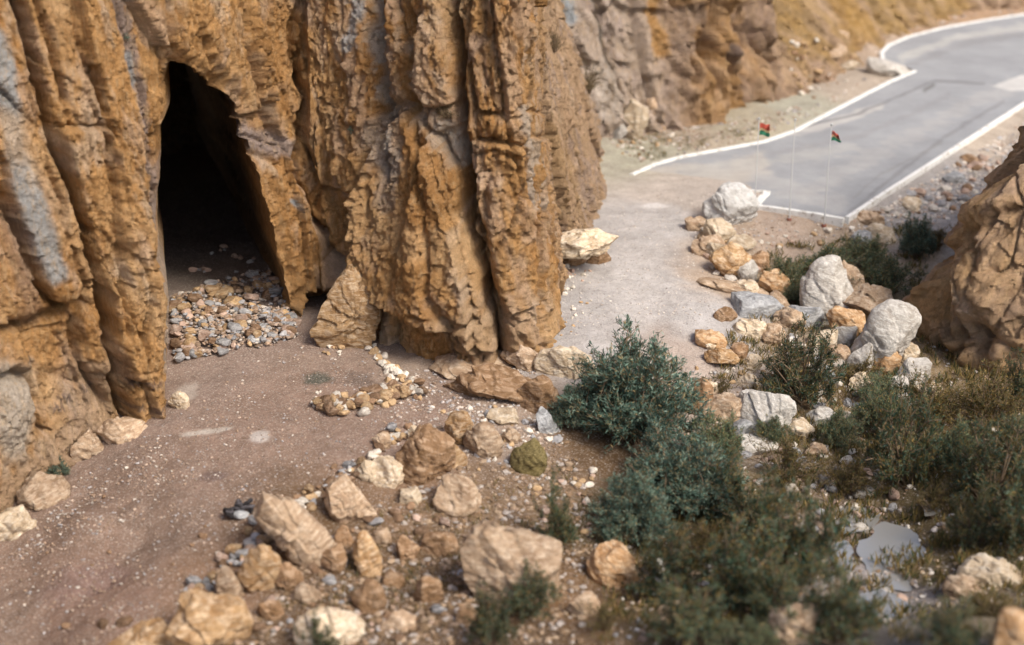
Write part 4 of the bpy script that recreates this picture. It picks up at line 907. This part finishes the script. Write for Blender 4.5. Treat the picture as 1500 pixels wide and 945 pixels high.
for ci, (lst, where, grp, cols, lift) in enumerate(CL):
    ax_ = np.array([q[0] for q in lst]); ay_ = np.array([q[1] for q in lst])
    xq = np.quantile(ax_, [0.2, 0.4, 0.6, 0.8]); yq = np.quantile(ay_, [0.25, 0.5, 0.75])
    for (x, y, sz) in lst:
        hx = ('far left', 'left', 'centre', 'right', 'far right')[int((x > xq).sum())]; hy = ('back', 'upper', 'lower', 'front')[int((y > yq).sum())]
        allst.append((sz, x, y, random.choice(cols), where+f', {hx} {hy}', grp, lift))
allst.sort(key=lambda t: -t[0])
from mathutils.bvhtree import BVHTree
_fc = bpy.data.objects['far_cliff'].data
BV = BVHTree.FromPolygons([v.co for v in _fc.vertices], [p.vertices[:] for p in _fc.polygons])
NICE = {'tan': 'tan', 'grey': 'grey', 'pale': 'pale cream', 'brown': 'dark brown', 'pinkish': 'pinkish'}
xs = np.array([t[1] for t in allst]); ys = np.array([t[2] for t in allst]); PP = hitv(xs, ys)
restV = []; restF = []; restC = []; off = 0
CC = {'tan': (0.44,0.30,0.17), 'grey': (0.34,0.33,0.33), 'pale': (0.60,0.54,0.46), 'brown': (0.24,0.15,0.09), 'pinkish': (0.45,0.32,0.25)}
for i, (sz, x, y, colr, where, grp, lift) in enumerate(allst):
    p = PP[i].copy()
    if lift == 'hill':
        r = Vector(ray(x, y)).normalized(); hh = BV.ray_cast(Vector(CAM), r)
        if hh[0] is not None and hh[0].z > p[2]: p = np.array(hh[0])
        lift = 0
    s_ = sz*px_size(p); p[2] += s_*0.12+random.uniform(0, lift)
    k = random.randrange(10); sc = (s_, s_*random.uniform(.8, 1.1), s_*random.uniform(.75, 1.1)); rot = (random.uniform(-.4, .4), random.uniform(-.4, .4), random.uniform(0, 6.28))
    if i < 292:
        o = link('stone', PM[(k, colr)]); o.location = p; o.scale = sc; o.rotation_euler = rot
        adj = 'flat' if sc[2]/s_ < 0.84 else 'narrow' if sc[1]/s_ < 0.9 else 'chunky'; lb_ = f'{adj} {NICE[colr]} {"small stone" if sz < 13 else "stone" if sz < 16 else "big stone" if sz < 20 else "very big stone"} {where}'.split(); tag(o, ' '.join(lb_ if len(lb_) <= 16 else [w for w in lb_ if w not in ('the', 'very', 'low', 'of')][:16]), 'stone', grp)
    else:
        V, Fc = PROTO[3+k % 7]; R = np.array(Euler(rot).to_matrix()); V = (V*np.array(sc)) @ R.T+p
        restV.append(V); restF.append(Fc+off); off += len(V); restC.append(np.tile(np.array(CC[colr])*random.uniform(.8, 1.2), (len(V), 1)))
M['pebble'] = (lambda: None)()
def pebble_mat():
    m, nt, b = new_mat('pebble_stone'); at = N(nt, 'ShaderNodeAttribute', attribute_name='Col'); g = N(nt, 'ShaderNodeNewGeometry'); n = noise(nt, g.outputs['Position'], 14, 6, 0.7)
    L(nt, mixc(nt, 1.0, at.outputs['Color'], mixc(nt, mapr(nt, n.outputs[0], .3, .7, 0, 1), (.7, .7, .7), (1.25, 1.25, 1.25)), 'MULTIPLY'), b.inputs['Base Color']); bump(nt, b, [(n.outputs[0], 0.03)]); return m
M['pebble'] = pebble_mat()
if restV:
    o = link('loose_stones', mk_mesh('loose_stones', np.concatenate(restV), np.concatenate(restF), np.concatenate(restC), True, [M['pebble']]))
    tag(o, 'smaller loose stones lying between the larger ones', 'stones', kind='stuff')

# ---- gravel
def gravel(n, poly, smin, smax, pal, seed, lift=0.0):
    r = np.random.default_rng(seed); P = np.array(poly, float); lo, hi = P.min(0), P.max(0)
    x = r.uniform(lo[0], hi[0], n*3); y = r.uniform(lo[1], hi[1], n*3); k = inpoly(x, y, poly); x, y = x[k][:n], y[k][:n]
    cl_ = vn(x/28, y/16, 0*x, seed)+0.6*vn(x/9, y/6, 0*x, seed+1); k = cl_ > r.uniform(-1.1, 0.6, len(x)); x, y = x[k], y[k]
    p = hitv(x, y); w = inpoly(p[:, 0], p[:, 1], ROAD_POLY); p = p[~w]
    m = len(p); s_ = smin+(smax-smin)*r.random(m)**2.6; B, Fb = ICO[0]
    V = B[None]*(1+0.35*r.uniform(-1, 1, (m, 12, 1)))*s_[:, None, None]*np.stack([r.uniform(.7, 1.3, m), r.uniform(.7, 1.3, m), r.uniform(.4, .8, m)], -1)[:, None, :]*0.5
    a = r.uniform(0, 6.28, m); ca, sa = np.cos(a)[:, None], np.sin(a)[:, None]
    V = np.stack([V[..., 0]*ca-V[..., 1]*sa, V[..., 0]*sa+V[..., 1]*ca, V[..., 2]], -1)+p[:, None, :]+np.array([0, 0, 1])*(s_[:, None, None]*0.12+lift*r.random((m, 1, 1)))
    pal = np.array(pal); c = pal[r.integers(0, len(pal), m)]*r.uniform(.75, 1.2, (m, 1)); C = np.repeat(c[:, None], 12, 1)
    return V.reshape(-1, 3), (Fb[None]+np.arange(m)[:, None, None]*12).reshape(-1, 3), C.reshape(-1, 3)
palT = [(0.42,0.32,0.25),(0.34,0.24,0.17),(0.24,0.17,0.12),(0.50,0.44,0.38),(0.36,0.33,0.32),(0.40,0.30,0.23)]; palP = [(0.68,0.62,0.55),(0.55,0.47,0.40),(0.45,0.40,0.37)]
palD = [(0.25,0.165,0.10),(0.34,0.25,0.17),(0.38,0.33,0.29),(0.18,0.12,0.07),(0.28,0.20,0.14)]
parts = [gravel(5200, [(0,830),(110,700),(260,610),(420,500),(560,510),(660,620),(540,680),(400,760),(280,880),(150,945),(0,945)], .02, .10, palT, 1),
 gravel(1500, [(0,830),(110,700),(230,640),(300,700),(120,800)], .02, .11, palT, 9),
 gravel(4200, PILE, .06, .26, palT+[(0.3,0.3,0.31)], 2, 0.2),
 gravel(2600, [(810,400),(880,330),(930,270),(1060,290),(1030,400),(1090,460),(1060,560),(980,470),(860,480),(800,520)], .02, .09, palP, 3),
 gravel(7500, [(400,880),(480,780),(620,700),(830,640),(880,760),(850,945),(330,945)], .03, .22, palD, 4),
 gravel(2600, [(600,540),(800,540),(830,650),(640,690),(560,640)], .03, .15, palP+palT, 5),
 gravel(3600, [(1240,340),(1330,280),(1500,180),(1500,240),(1400,320),(1330,340)], .04, .25, palP+[(0.35,0.35,0.36),(0.5,0.38,0.3)], 6),
 gravel(5200, [(1080,460),(1340,440),(1500,600),(1500,945),(900,945),(880,760),(1000,620)], .04, .20, palD+palP, 7),
 gravel(2200, [(880,200),(1010,185),(1200,150),(1290,105),(1200,165),(1110,202),(940,240)], .04, .22, palP+palT, 8),
 gravel(900, [(1240,60),(1300,40),(1500,10),(1500,20),(1320,50),(1285,80)], .05, .25, palP+palT, 10),
 gravel(1400, [(1030,320),(1100,300),(1240,325),(1340,330),(1100,370),(1120,460),(1060,440)], .03, .14, palP+palT, 12)]
off = 0; Vs, Fs, Cs = [], [], []
for v, f, c_ in parts: Vs.append(v); Fs.append(f+off); Cs.append(c_); off += len(v)
o = link('gravel', mk_mesh('gravel', np.concatenate(Vs), np.concatenate(Fs), np.concatenate(Cs), False, [M['pebble']]))
tag(o, 'loose gravel and chips lying over the ground', 'gravel', kind='stuff')

# ------------------------------------------------------------------ water in the wadi
def water_mat():
    m, nt, b = new_mat('shallow_water'); g = N(nt, 'ShaderNodeNewGeometry')
    b.inputs['Base Color'].default_value = (0.26, 0.25, 0.23, 1); b.inputs['Roughness'].default_value = 0.34; b.inputs['Specular IOR Level'].default_value = 0.6; b.inputs['IOR'].default_value = 1.33
    b.inputs['Transmission Weight'].default_value = 0.3
    n = noise(nt, g.outputs['Position'], 5, 3, 0.5); bump(nt, b, [(n.outputs[0], 0.01)], strength=0.4); return m
M['water'] = water_mat()

# ------------------------------------------------------------------ shrubs
def leaf_mat(name, tr=0.35):
    m, nt, b = new_mat(name); at = N(nt, 'ShaderNodeAttribute', attribute_name='Col'); oi = N(nt, 'ShaderNodeObjectInfo')
    hv = mapr(nt, oi.outputs['Random'], 0, 1, 0.8, 1.2); cm = N(nt, 'ShaderNodeCombineColor'); [L(nt, hv, cm.inputs[q]) for q in range(3)]
    c = mixc(nt, 1.0, at.outputs['Color'], cm.outputs[0], 'MULTIPLY')
    L(nt, c, b.inputs['Base Color']); b.inputs['Roughness'].default_value = 0.55; b.inputs['Specular IOR Level'].default_value = 0.35
    t = N(nt, 'ShaderNodeBsdfTranslucent'); L(nt, c, t.inputs['Color']); mx = N(nt, 'ShaderNodeMixShader'); mx.inputs[0].default_value = tr
    L(nt, b.outputs[0], mx.inputs[1]); L(nt, t.outputs[0], mx.inputs[2]); L(nt, mx.outputs[0], nt.nodes['Material Output'].inputs['Surface']); return m
M['leaf'] = leaf_mat('leaf', 0.42); 
def bark():
    m, nt, b = new_mat('twig_bark'); g = N(nt, 'ShaderNodeNewGeometry'); n = noise(nt, g.outputs['Position'], 9, 5)
    L(nt, mixc(nt, n.outputs[0], (0.10, 0.065, 0.04), (0.30, 0.22, 0.15)), b.inputs['Base Color']); return m
M['bark'] = bark()
def tubes(paths, rads, sides=3):
    V = []; Fc = []; off = 0
    for P, (r0, r1) in zip(paths, rads):
        n = len(P); T = np.gradient(P, axis=0); T /= np.linalg.norm(T, axis=1)[:, None]+1e-9
        a = np.cross(T, [0.31, 0.2, 0.9]); a /= np.linalg.norm(a, axis=1)[:, None]+1e-9; b = np.cross(T, a)
        r = np.linspace(r0, r1, n)[:, None]
        ring = np.stack([P+r*(math.cos(q)*a+math.sin(q)*b) for q in np.arange(sides)*2*math.pi/sides], 1)
        V.append(ring.reshape(-1, 3)); i = np.arange(n*sides).reshape(n, sides)+off
        for q in range(sides):
            q2 = (q+1) % sides; Fc.append(np.stack([i[:-1, q], i[:-1, q2], i[1:, q2], i[1:, q]], -1))
        off += n*sides
    return np.concatenate(V), np.concatenate(Fc)
def leaves(P, Dr, ln, wd, cols, r):
    """lance leaves: base point, direction, length, width"""
    n = len(P); Dr = Dr/np.linalg.norm(Dr, axis=1)[:, None]; s_ = np.cross(Dr, r.normal(size=(n, 3))); s_ /= np.linalg.norm(s_, axis=1)[:, None]
    up = np.cross(s_, Dr)
    V = np.stack([P, P+Dr*ln*0.45+s_*wd+up*ln*0.06, P+Dr*ln-up*ln*0.05, P+Dr*ln*0.45-s_*wd+up*ln*0.06], 1)
    return V.reshape(-1, 3), (np.arange(n)[:, None]*4+np.array([0, 1, 2, 3])), np.repeat(cols, 4, 0)
TEAL=[(0.09,0.15,0.115),(0.14,0.22,0.17),(0.05,0.085,0.055),(0.26,0.34,0.27),(0.26,0.21,0.11)]
GRN=[(0.14,0.18,0.09),(0.09,0.14,0.09),(0.21,0.23,0.12),(0.12,0.18,0.13),(0.34,0.25,0.11)]
OLV=[(0.17,0.14,0.055),(0.26,0.19,0.07),(0.10,0.09,0.03),(0.28,0.18,0.05),(0.07,0.09,0.04)]
DKG=[(0.07,0.11,0.06),(0.15,0.14,0.055),(0.05,0.105,0.075),(0.27,0.18,0.06),(0.15,0.20,0.14)]
def shrub_data(seed, nst, nbr, nlf, pal, ln, wide=1.0, top=1.0, twig=1.0, shell=0.55, lump=0.25):
    """shrub in a unit space: half-width 1, height 1.5"""
    r = np.random.default_rng(seed); paths = []; rads = []; LP = []; LD = []
    for i in range(nst):
        az = r.uniform(0, 6.28); el = math.asin(min(1, r.uniform(0.12, 1.0)**0.8)); dirv = np.array([math.cos(az)*math.cos(el)*wide, math.sin(az)*math.cos(el)*wide, math.sin(el)*1.5*top])
        k = 1+lump*vn(np.array([dirv[0]*1.6+seed]), np.array([dirv[1]*1.6]), np.array([dirv[2]*1.3]), seed)[0]*1.6
        tip = dirv*k*r.uniform(0.72, 1.02)*np.array([1, 1, 0.92]); b0 = np.array([r.normal(0, .1), r.normal(0, .1), -0.05])
        t = np.linspace(0, 1, 6)[:, None]; mid = b0*0.5+tip*0.5+np.array([0, 0, 0.22])+r.normal(0, .07, 3)
        P = (1-t)**2*b0+2*t*(1-t)*mid+t*t*tip; paths.append(P); rads.append((0.016*twig, 0.005*twig))
        for j in range(nbr):
            q = r.uniform(shell*0.7, 1.0); s0 = (1-q)**2*b0+2*q*(1-q)*mid+q*q*tip
            bd = (tip-b0)/np.linalg.norm(tip-b0)*0.8+r.normal(0, 0.75, 3); bl = r.uniform(0.16, 0.36)
            e = s0+bd/np.linalg.norm(bd)*bl; paths.append(np.stack([s0, (s0+e)/2+r.normal(0, .02, 3), e])); rads.append((0.006*twig, 0.003*twig))
            u = r.random(nlf)[:, None]; pp = s0+(e-s0)*u+r.normal(0, 0.025, (nlf, 3)); LP.append(pp); LD.append(bd/np.linalg.norm(bd)*0.7+r.normal(0, 0.6, (nlf, 3))+np.array([0, 0, .25]))
    LP = np.concatenate(LP); LD = np.concatenate(LD); k = LP[:, 2] > 0.02; LP, LD = LP[k], LD[k]
    pal = np.array(pal); wts = np.array([.27, .25, .17, .14, .17]); cc = pal[r.choice(5, len(LP), p=wts)]
    cl_ = 1+0.35*vn(LP[:, 0]*3+seed, LP[:, 1]*3, LP[:, 2]*3, 5)
    cc = cc*cl_[:, None]*r.uniform(.6, 1.35, (len(LP), 1)); L_ = ln*r.uniform(.6, 1.3, (len(LP), 1))
    lv = leaves(LP, LD, L_, L_*0.13, cc, r); tb = tubes(paths, rads)
    return mk_mesh('foliage', lv[0], lv[1], lv[2], False, [M['leaf']]), mk_mesh('stems', tb[0], tb[1], None, True, [M['bark']])
SH = {
 'teal': [shrub_data(1, 85, 9, 34, TEAL, 0.075, twig=1.2, shell=.6, lump=.16), shrub_data(2, 74, 9, 34, TEAL, 0.08, twig=1.2, shell=.6, lump=.22)],
 'green': [shrub_data(3, 60, 6, 26, GRN, 0.09, lump=.25), shrub_data(4, 50, 6, 26, GRN, 0.085, lump=.3)],
 'dark': [shrub_data(5, 50, 6, 24, DKG, 0.10, twig=1.3, lump=.35), shrub_data(6, 42, 6, 24, DKG, 0.11, twig=1.3, lump=.4)],
 'open': [shrub_data(12, 46, 6, 30, DKG, 0.085, twig=1.7, shell=.75, lump=.3)],
 'olive': [shrub_data(7, 50, 5, 16, OLV, 0.09, twig=1.2, lump=.3), shrub_data(8, 44, 5, 15, OLV, 0.09, twig=1.2, lump=.4)],
 'dry': [shrub_data(9, 60, 6, 5, OLV, 0.07, twig=1.3, shell=.4, lump=.3)],
 'sprig': [shrub_data(10, 12, 4, 10, TEAL, 0.2, twig=1.5)],
}
def plant(px_, base_y, w, h, kind, label, group=None, on=None, name='shrub', cat='shrub'):
    p = hit(px_, base_y) if on is None else np.array(on); m = px_size(p)
    f, s_ = random.choice(SH[kind]); t = bpy.data.objects.new(name, None); COL.objects.link(t); t.location = p
    t.scale = (w*m/2, w*m/2, h*m/1.5*1.04); t.rotation_euler = (0, 0, random.uniform(0, 6.28))
    fo = link('foliage', f, t); fo['kind'] = 'stuff'; link('stems', s_, t); tag(t, label, cat, group); return t
G1 = 'bushes filling the wadi'
PL = [
 (1240,720,90,60,'olive','low olive bush just above the puddles'),
 (1060,760,110,90,'dark','dark bush below the second blue-green bush'),
 (1130,650,70,50,'green','small green bush at the foot of the flat white rock'),
 (980,880,110,90,'dark','dark bush right of the smooth orange boulder'),
 (1365,752,60,50,'olive','small olive bush above the right end of the puddles'),
 (1400,690,110,90,'green','green bush between the tall dark bush and the right bank bush'),
 (1225,925,60,50,'dark','dark bush below the puddles near the bottom edge'),
 (1290,590,80,46,'green','low green bush in front of the smooth white boulder'),
 (1130,910,120,90,'dark','dark bush left of the pinkish bottom boulder'),
 (1420,660,90,50,'olive','low yellowish bush in the right bank grass'),
 (880,920,60,40,'olive','small olive tuft below the smooth orange boulder'),
 (918,640,216,158,'teal','largest round blue-green bush, beside the path'),
 (838,625,70,60,'teal','low teal bush skirt at the left of the largest bush'),
 (985,745,190,118,'teal','second blue-green bush just below the largest one'),
 (928,790,130,100,'teal','dark teal bush at the lower left of the second bush'),
 (1050,690,100,90,'green','thin green bush right of the second bush'),
 (1175,588,125,112,'open','open bush with reddish dry twigs left of the white boulders'),
 (1150,572,80,85,'dry','bare twiggy shrub inside the open bush'),
 (1150,425,75,58,'green','grey-green bush behind the rounded orange boulder'),
 (1210,412,110,62,'green','grey-green bush behind the tall grey-white boulder'),
 (1265,395,90,50,'green','low green bush behind the wide pinkish boulder'),
 (1300,428,95,60,'green','green bush between the pinkish boulder and the outcrop'),
 (1340,378,56,66,'teal','upright teal bush nearest the river bank stones'),
 (1372,365,70,40,'olive','yellowish bush touching the upper outcrop'),
 (1165,450,50,34,'green','small bush left of the tall grey-white boulder'),
 (1055,575,40,26,'olive','small olive tuft on the path side by the largest bush'),
 (1320,705,125,150,'open','tall dark bush with bare stems in the middle of the wadi'),
 (1290,640,90,80,'green','green bush below the orange brown rock'),
 (1225,655,80,70,'green','low green bush right of the white topped boulder'),
 (1370,620,110,80,'olive','yellow olive bush below the outcrop'),
 (1450,620,120,90,'olive','yellow olive bush under the right end of the outcrop'),
 (1495,600,70,80,'dark','dark bush at the right edge beside the outcrop'),
 (1450,735,150,120,'open','broad dark bush on the right bank, upper'),
 (1505,800,130,130,'dark','dark bush cut by the right edge'),
 (1425,800,70,90,'open','narrow dark bush right of the puddles'),
 (1500,700,110,80,'olive','olive bush at the right edge above the dark bush'),
 (1150,705,110,70,'olive','olive bush below the white topped boulder'),
 (1100,790,120,90,'open','dark bush left of the puddles, upper'),
 (1160,860,140,140,'dark','large dark bush left of the puddles'),
 (1080,880,150,110,'dark','dark bush at the bottom right of the orange boulder'),
 (1215,940,140,110,'dark','dark bush on the bottom edge below the puddles'),
 (1010,945,130,90,'dark','dark bush on the bottom edge, left of the pinkish boulder'),
 (1100,960,110,70,'green','green bush on the bottom edge by the pinkish boulder'),
 (1385,955,110,70,'dark','dark bush on the bottom edge right of the puddles'),
 (1450,920,110,60,'olive','olive bush below the pale broad rock'),
 (1030,820,90,70,'olive','olive bush between the dark bushes of the foreground'),
 (815,800,60,84,'dark','thin dark sapling bush in the pale stony patch'),
 (720,950,80,90,'dark','dark bush in front of the very large boulder'),
 (780,900,90,70,'dark','small dark bush at the right foot of the very large boulder'),
 (470,960,60,50,'dark','small dark plant at the bottom edge below the pale broad rock'),
 (1260,560,60,44,'olive','small olive bush below the grey rounded rock'),
 (85,697,38,28,'teal','small green plant growing at the left cliff foot'),
 (730,505,14,14,'sprig','tiny plant at the cliff foot left of the big crack'),
 (1490,665,80,60,'green','green bush at the right edge above the olive bush'),
]
for a in PL: plant(a[0], a[1], a[2], a[3], a[4], a[5], G1 if a[0] > 860 else None)
_c = bpy.data.objects['cliff'].data
BVA = BVHTree.FromPolygons([v.co for v in _c.vertices], [p.vertices[:] for p in _c.polygons])
def cliff_hit(x, y, bv=BVA):
    r = Vector(ray(x, y)).normalized(); return bv.ray_cast(Vector(CAM), r)[0]
for (x, y, w, h, k, lb) in [(185,62,16,14,'sprig','tiny green sprig on the cliff left of the cave'), (515,196,14,12,'sprig','tiny green sprig on the rock wall right of the cave'), (655,172,46,26,'dry','dry grass tuft in the rock wall left of the big crack')]:
    p = cliff_hit(x, y)
    if p: plant(x, y, w, h, k, lb, on=p)
for (x, y, w, h, lb) in [(862,135,50,40,'dry twiggy shrub on the far grey slope'), (812,75,30,34,'dry shrub high on the second buttress')]:
    p = cliff_hit(x, y) or cliff_hit(x, y, BV)
    if p: plant(x, y, w, h, 'dry', lb, on=p)

# ---- dry grass and herbs (stuff)
def grassy(n, poly, hmin, hmax, pal, seed):
    r = np.random.default_rng(seed); P = np.array(poly, float); lo, hi = P.min(0), P.max(0)
    x = r.uniform(lo[0], hi[0], n*3); y = r.uniform(lo[1], hi[1], n*3); k = inpoly(x, y, poly); x, y = x[k][:n], y[k][:n]
    k = vn(x/30, y/18, 0*x, seed) > r.uniform(-.7, .5, len(x)); x, y = x[k], y[k]
    p = np.repeat(hitv(x, y), 14, 0); m = len(p); p = p+r.normal(0, .09, (m, 3))*np.array([1, 1, 0.0])
    Dr = r.normal(0, .45, (m, 3)); Dr[:, 2] = 1; h = r.uniform(hmin, hmax, (m, 1)); pal = np.array(pal); c_ = pal[r.integers(0, len(pal), m)]*r.uniform(.7, 1.3, (m, 1))
    return leaves(p, Dr, h, h*0.06, c_, r)
gp = [(0.30,0.21,0.07),(0.20,0.15,0.05),(0.11,0.11,0.04),(0.38,0.28,0.12),(0.07,0.09,0.04)]
gs = [grassy(1500, [(1080,470),(1340,430),(1500,590),(1500,700),(1200,680),(1000,640)], .12, .4, gp, 31), grassy(1300, [(900,780),(1200,690),(1500,700),(1500,945),(880,945)], .12, .45, gp, 32),
      grassy(350, [(560,740),(840,680),(880,800),(600,900),(400,900)], .06, .2, gp, 33), grassy(500, [(1100,370),(1340,330),(1360,420),(1150,440)], .1, .35, gp, 34), grassy(200, [(900,205),(1010,190),(1120,190),(940,240)], .08, .2, gp, 35)]
off = 0; Vs, Fs, Cs = [], [], []
for v, f, c_ in gs: Vs.append(v); Fs.append(f+off); Cs.append(c_); off += len(v)
o = link('dry_grass', mk_mesh('dry_grass', np.concatenate(Vs), np.concatenate(Fs), np.concatenate(Cs), False, [M['leaf']]))
tag(o, 'dry yellow grass and low herbs among the stones', 'grass', kind='stuff')

# ---- water sheet following the lowest part of the wadi
def puddle(poly_px, z, seed):
    P = np.array([at_z(a, b, z)[:2] for a, b in poly_px]); P = np.concatenate([P, P[:1]]); seg = np.hypot(*np.diff(P, axis=0).T); cum = np.concatenate([[0], np.cumsum(seg)])
    q = np.linspace(0, cum[-1], 90, endpoint=False); xy = np.stack([np.interp(q, cum, P[:, 0]), np.interp(q, cum, P[:, 1])], -1)
    xy = gauss1(np.concatenate([xy[-9:], xy, xy[:9]]), 1.5)[9:-9]
    xy += 0.16*np.stack([fbm(xy[:, 0]*2.2, xy[:, 1]*2.2, 0*q, seed, 4), fbm(xy[:, 0]*2.2, xy[:, 1]*2.2, 0*q, seed+3, 4)], -1)
    c0 = xy.mean(0); n = len(xy); V = np.concatenate([[[*c0, z]], np.concatenate([xy, np.full((n, 1), z)], 1)])
    return V, np.array([[0, 1+i, 1+(i+1) % n] for i in range(n)])
def low(px_, py_): return float(hit(px_, py_)[2])
for i, (pp, dz) in enumerate([([(1215,755),(1250,738),(1290,748),(1280,775),(1235,785)], .10), ([(1255,795),(1300,762),(1345,780),(1362,825),(1335,868),(1290,858),(1262,830)], .13), ([(1245,872),(1292,862),(1335,885),(1325,925),(1270,925)], .12), ([(1215,800),(1245,792),(1256,832),(1228,845)], .14), ([(1350,732),(1378,728),(1380,750),(1358,756)], .1)]):
    cx, cy = np.mean(pp, 0); zz = low(cx, cy)+dz
    V, Fc = puddle(pp, zz, 50+i); o = link('stream_water', mk_mesh('stream_water', V, Fc, None, False, [M['water']])); tag(o, 'shallow blue-grey water standing in the wadi bed', kind='structure')

# ------------------------------------------------------------------ flagpoles
m_, nt_, b_ = new_mat('pole_paint'); b_.inputs['Base Color'].default_value = (0.45, 0.45, 0.45, 1); b_.inputs['Roughness'].default_value = 0.4; M['pole'] = m_
def flat(name, c_):
    m, nt, b = new_mat(name); tc = N(nt, 'ShaderNodeTexCoord'); n = noise(nt, tc.outputs['Object'], 8, 4); L(nt, mixc(nt, n.outputs[0], tuple(x*0.7 for x in c_), c_), b.inputs['Base Color']); return m
M['red'] = flat('red_cloth', (0.45, 0.09, 0.06)); M['green'] = flat('green_cloth', (0.04, 0.20, 0.12)); M['yellow'] = flat('yellow_cloth', (0.60, 0.45, 0.25)); M['dirtred'] = flat('rusty_metal', (0.25, 0.10, 0.07))
def lathe(prof, n=10):
    V = [(r*math.cos(a), r*math.sin(a), z) for r, z in prof for a in np.arange(n)*2*math.pi/n]; Fc = []
    for i in range(len(prof)-1):
        for j in range(n): Fc.append((i*n+j, i*n+(j+1) % n, (i+1)*n+(j+1) % n, (i+1)*n+j))
    return V, Fc
def flagpole(bx, by, ty, tx, label, flagpx=None, alt=0):
    p = hit(bx, by); t = bpy.data.objects.new('flagpole', None); COL.objects.link(t); t.location = p
    d = ray(tx, ty); k = (p[1]-CAM[1])/d[1]; H_ = CAM[2]+d[2]*k-p[2]; top = CAM+d*k
    t.rotation_euler = (0, math.atan2(top[0]-p[0], H_), 0)
    V, Fc = lathe([(0.035, -0.2), (0.035, 0.6), (0.024, 0.62), (0.016, H_), (0.001, H_+0.01)]); link('pole', mk_mesh('pole', V, Fc, None, True, [M['pole']]), t)
    V, Fc = lathe([(0.001, -0.05), (0.11, -0.05), (0.11, 0.05), (0.06, 0.08), (0.045, 0.08)]); link('base', mk_mesh('base', V, Fc, None, False, [M['dirtred']]), t)
    V, Fc = lathe([(0.001, H_-0.02), (0.045, H_), (0.055, H_+0.04), (0.04, H_+0.08), (0.001, H_+0.1)]); link('finial', mk_mesh('finial', V, Fc, None, True, [M['pole']]), t)
    if flagpx:
        m = px_size(p); w = flagpx[0]*m*0.8; h = flagpx[1]*m*0.85; z0 = H_-flagpx[2]*m; nx_, nz_ = 22, 18
        u, v = np.meshgrid(np.linspace(0, 1, nx_), np.linspace(0, 1, nz_))
        droop = (0.28 if alt else 0.12)*u**1.5
        X_ = 0.04+u*w*(1-0.30*(1-v)*alt); Y_ = 0.09*np.sin(u*9+v*3)*u+0.05*np.sin(v*8+u*4)*u; Z_ = z0-v*h*(1-0.25*u*alt)-droop*h*(1.4 if alt else 1)+0.04*np.sin(u*7)*h
        vm = v[:-1, :-1].ravel()+0.5/nz_+0.08*np.sin(u[:-1, :-1].ravel()*6)
        um = u[:-1, :-1].ravel()
        mi = np.where(vm < 0.46, 0, np.where(vm < 0.64, 1, 2)); mi = np.where((np.abs(vm-0.2-um*0.35) < 0.07) & (alt == 1), 3, mi)
        f = link('flag', mk_mesh('flag', np.stack([X_, Y_, Z_], -1).reshape(-1, 3), grid_faces(nz_, nx_), None, True, [M['red'], M['yellow'] , M['green'], M['charred']], mi), t)
        sol = f.modifiers.new('thickness', 'SOLIDIFY'); sol.thickness = 0.006
        f['label'] = 'red, yellow and green flag hanging from the pole'
    tag(t, label, 'flagpole', 'flagpoles by the parking bay')
flagpole(1105, 311, 175, 1112, 'thin white flagpole with a drooping flag, nearest the white boulder', (18, 20, 6), 0)
flagpole(1156, 322, 177, 1165, 'bare thin white flagpole without a flag, middle of three')
flagpole(1207, 331, 184, 1218, 'thin white flagpole with a bunched flag, right-hand one', (17, 17, 8), 1)
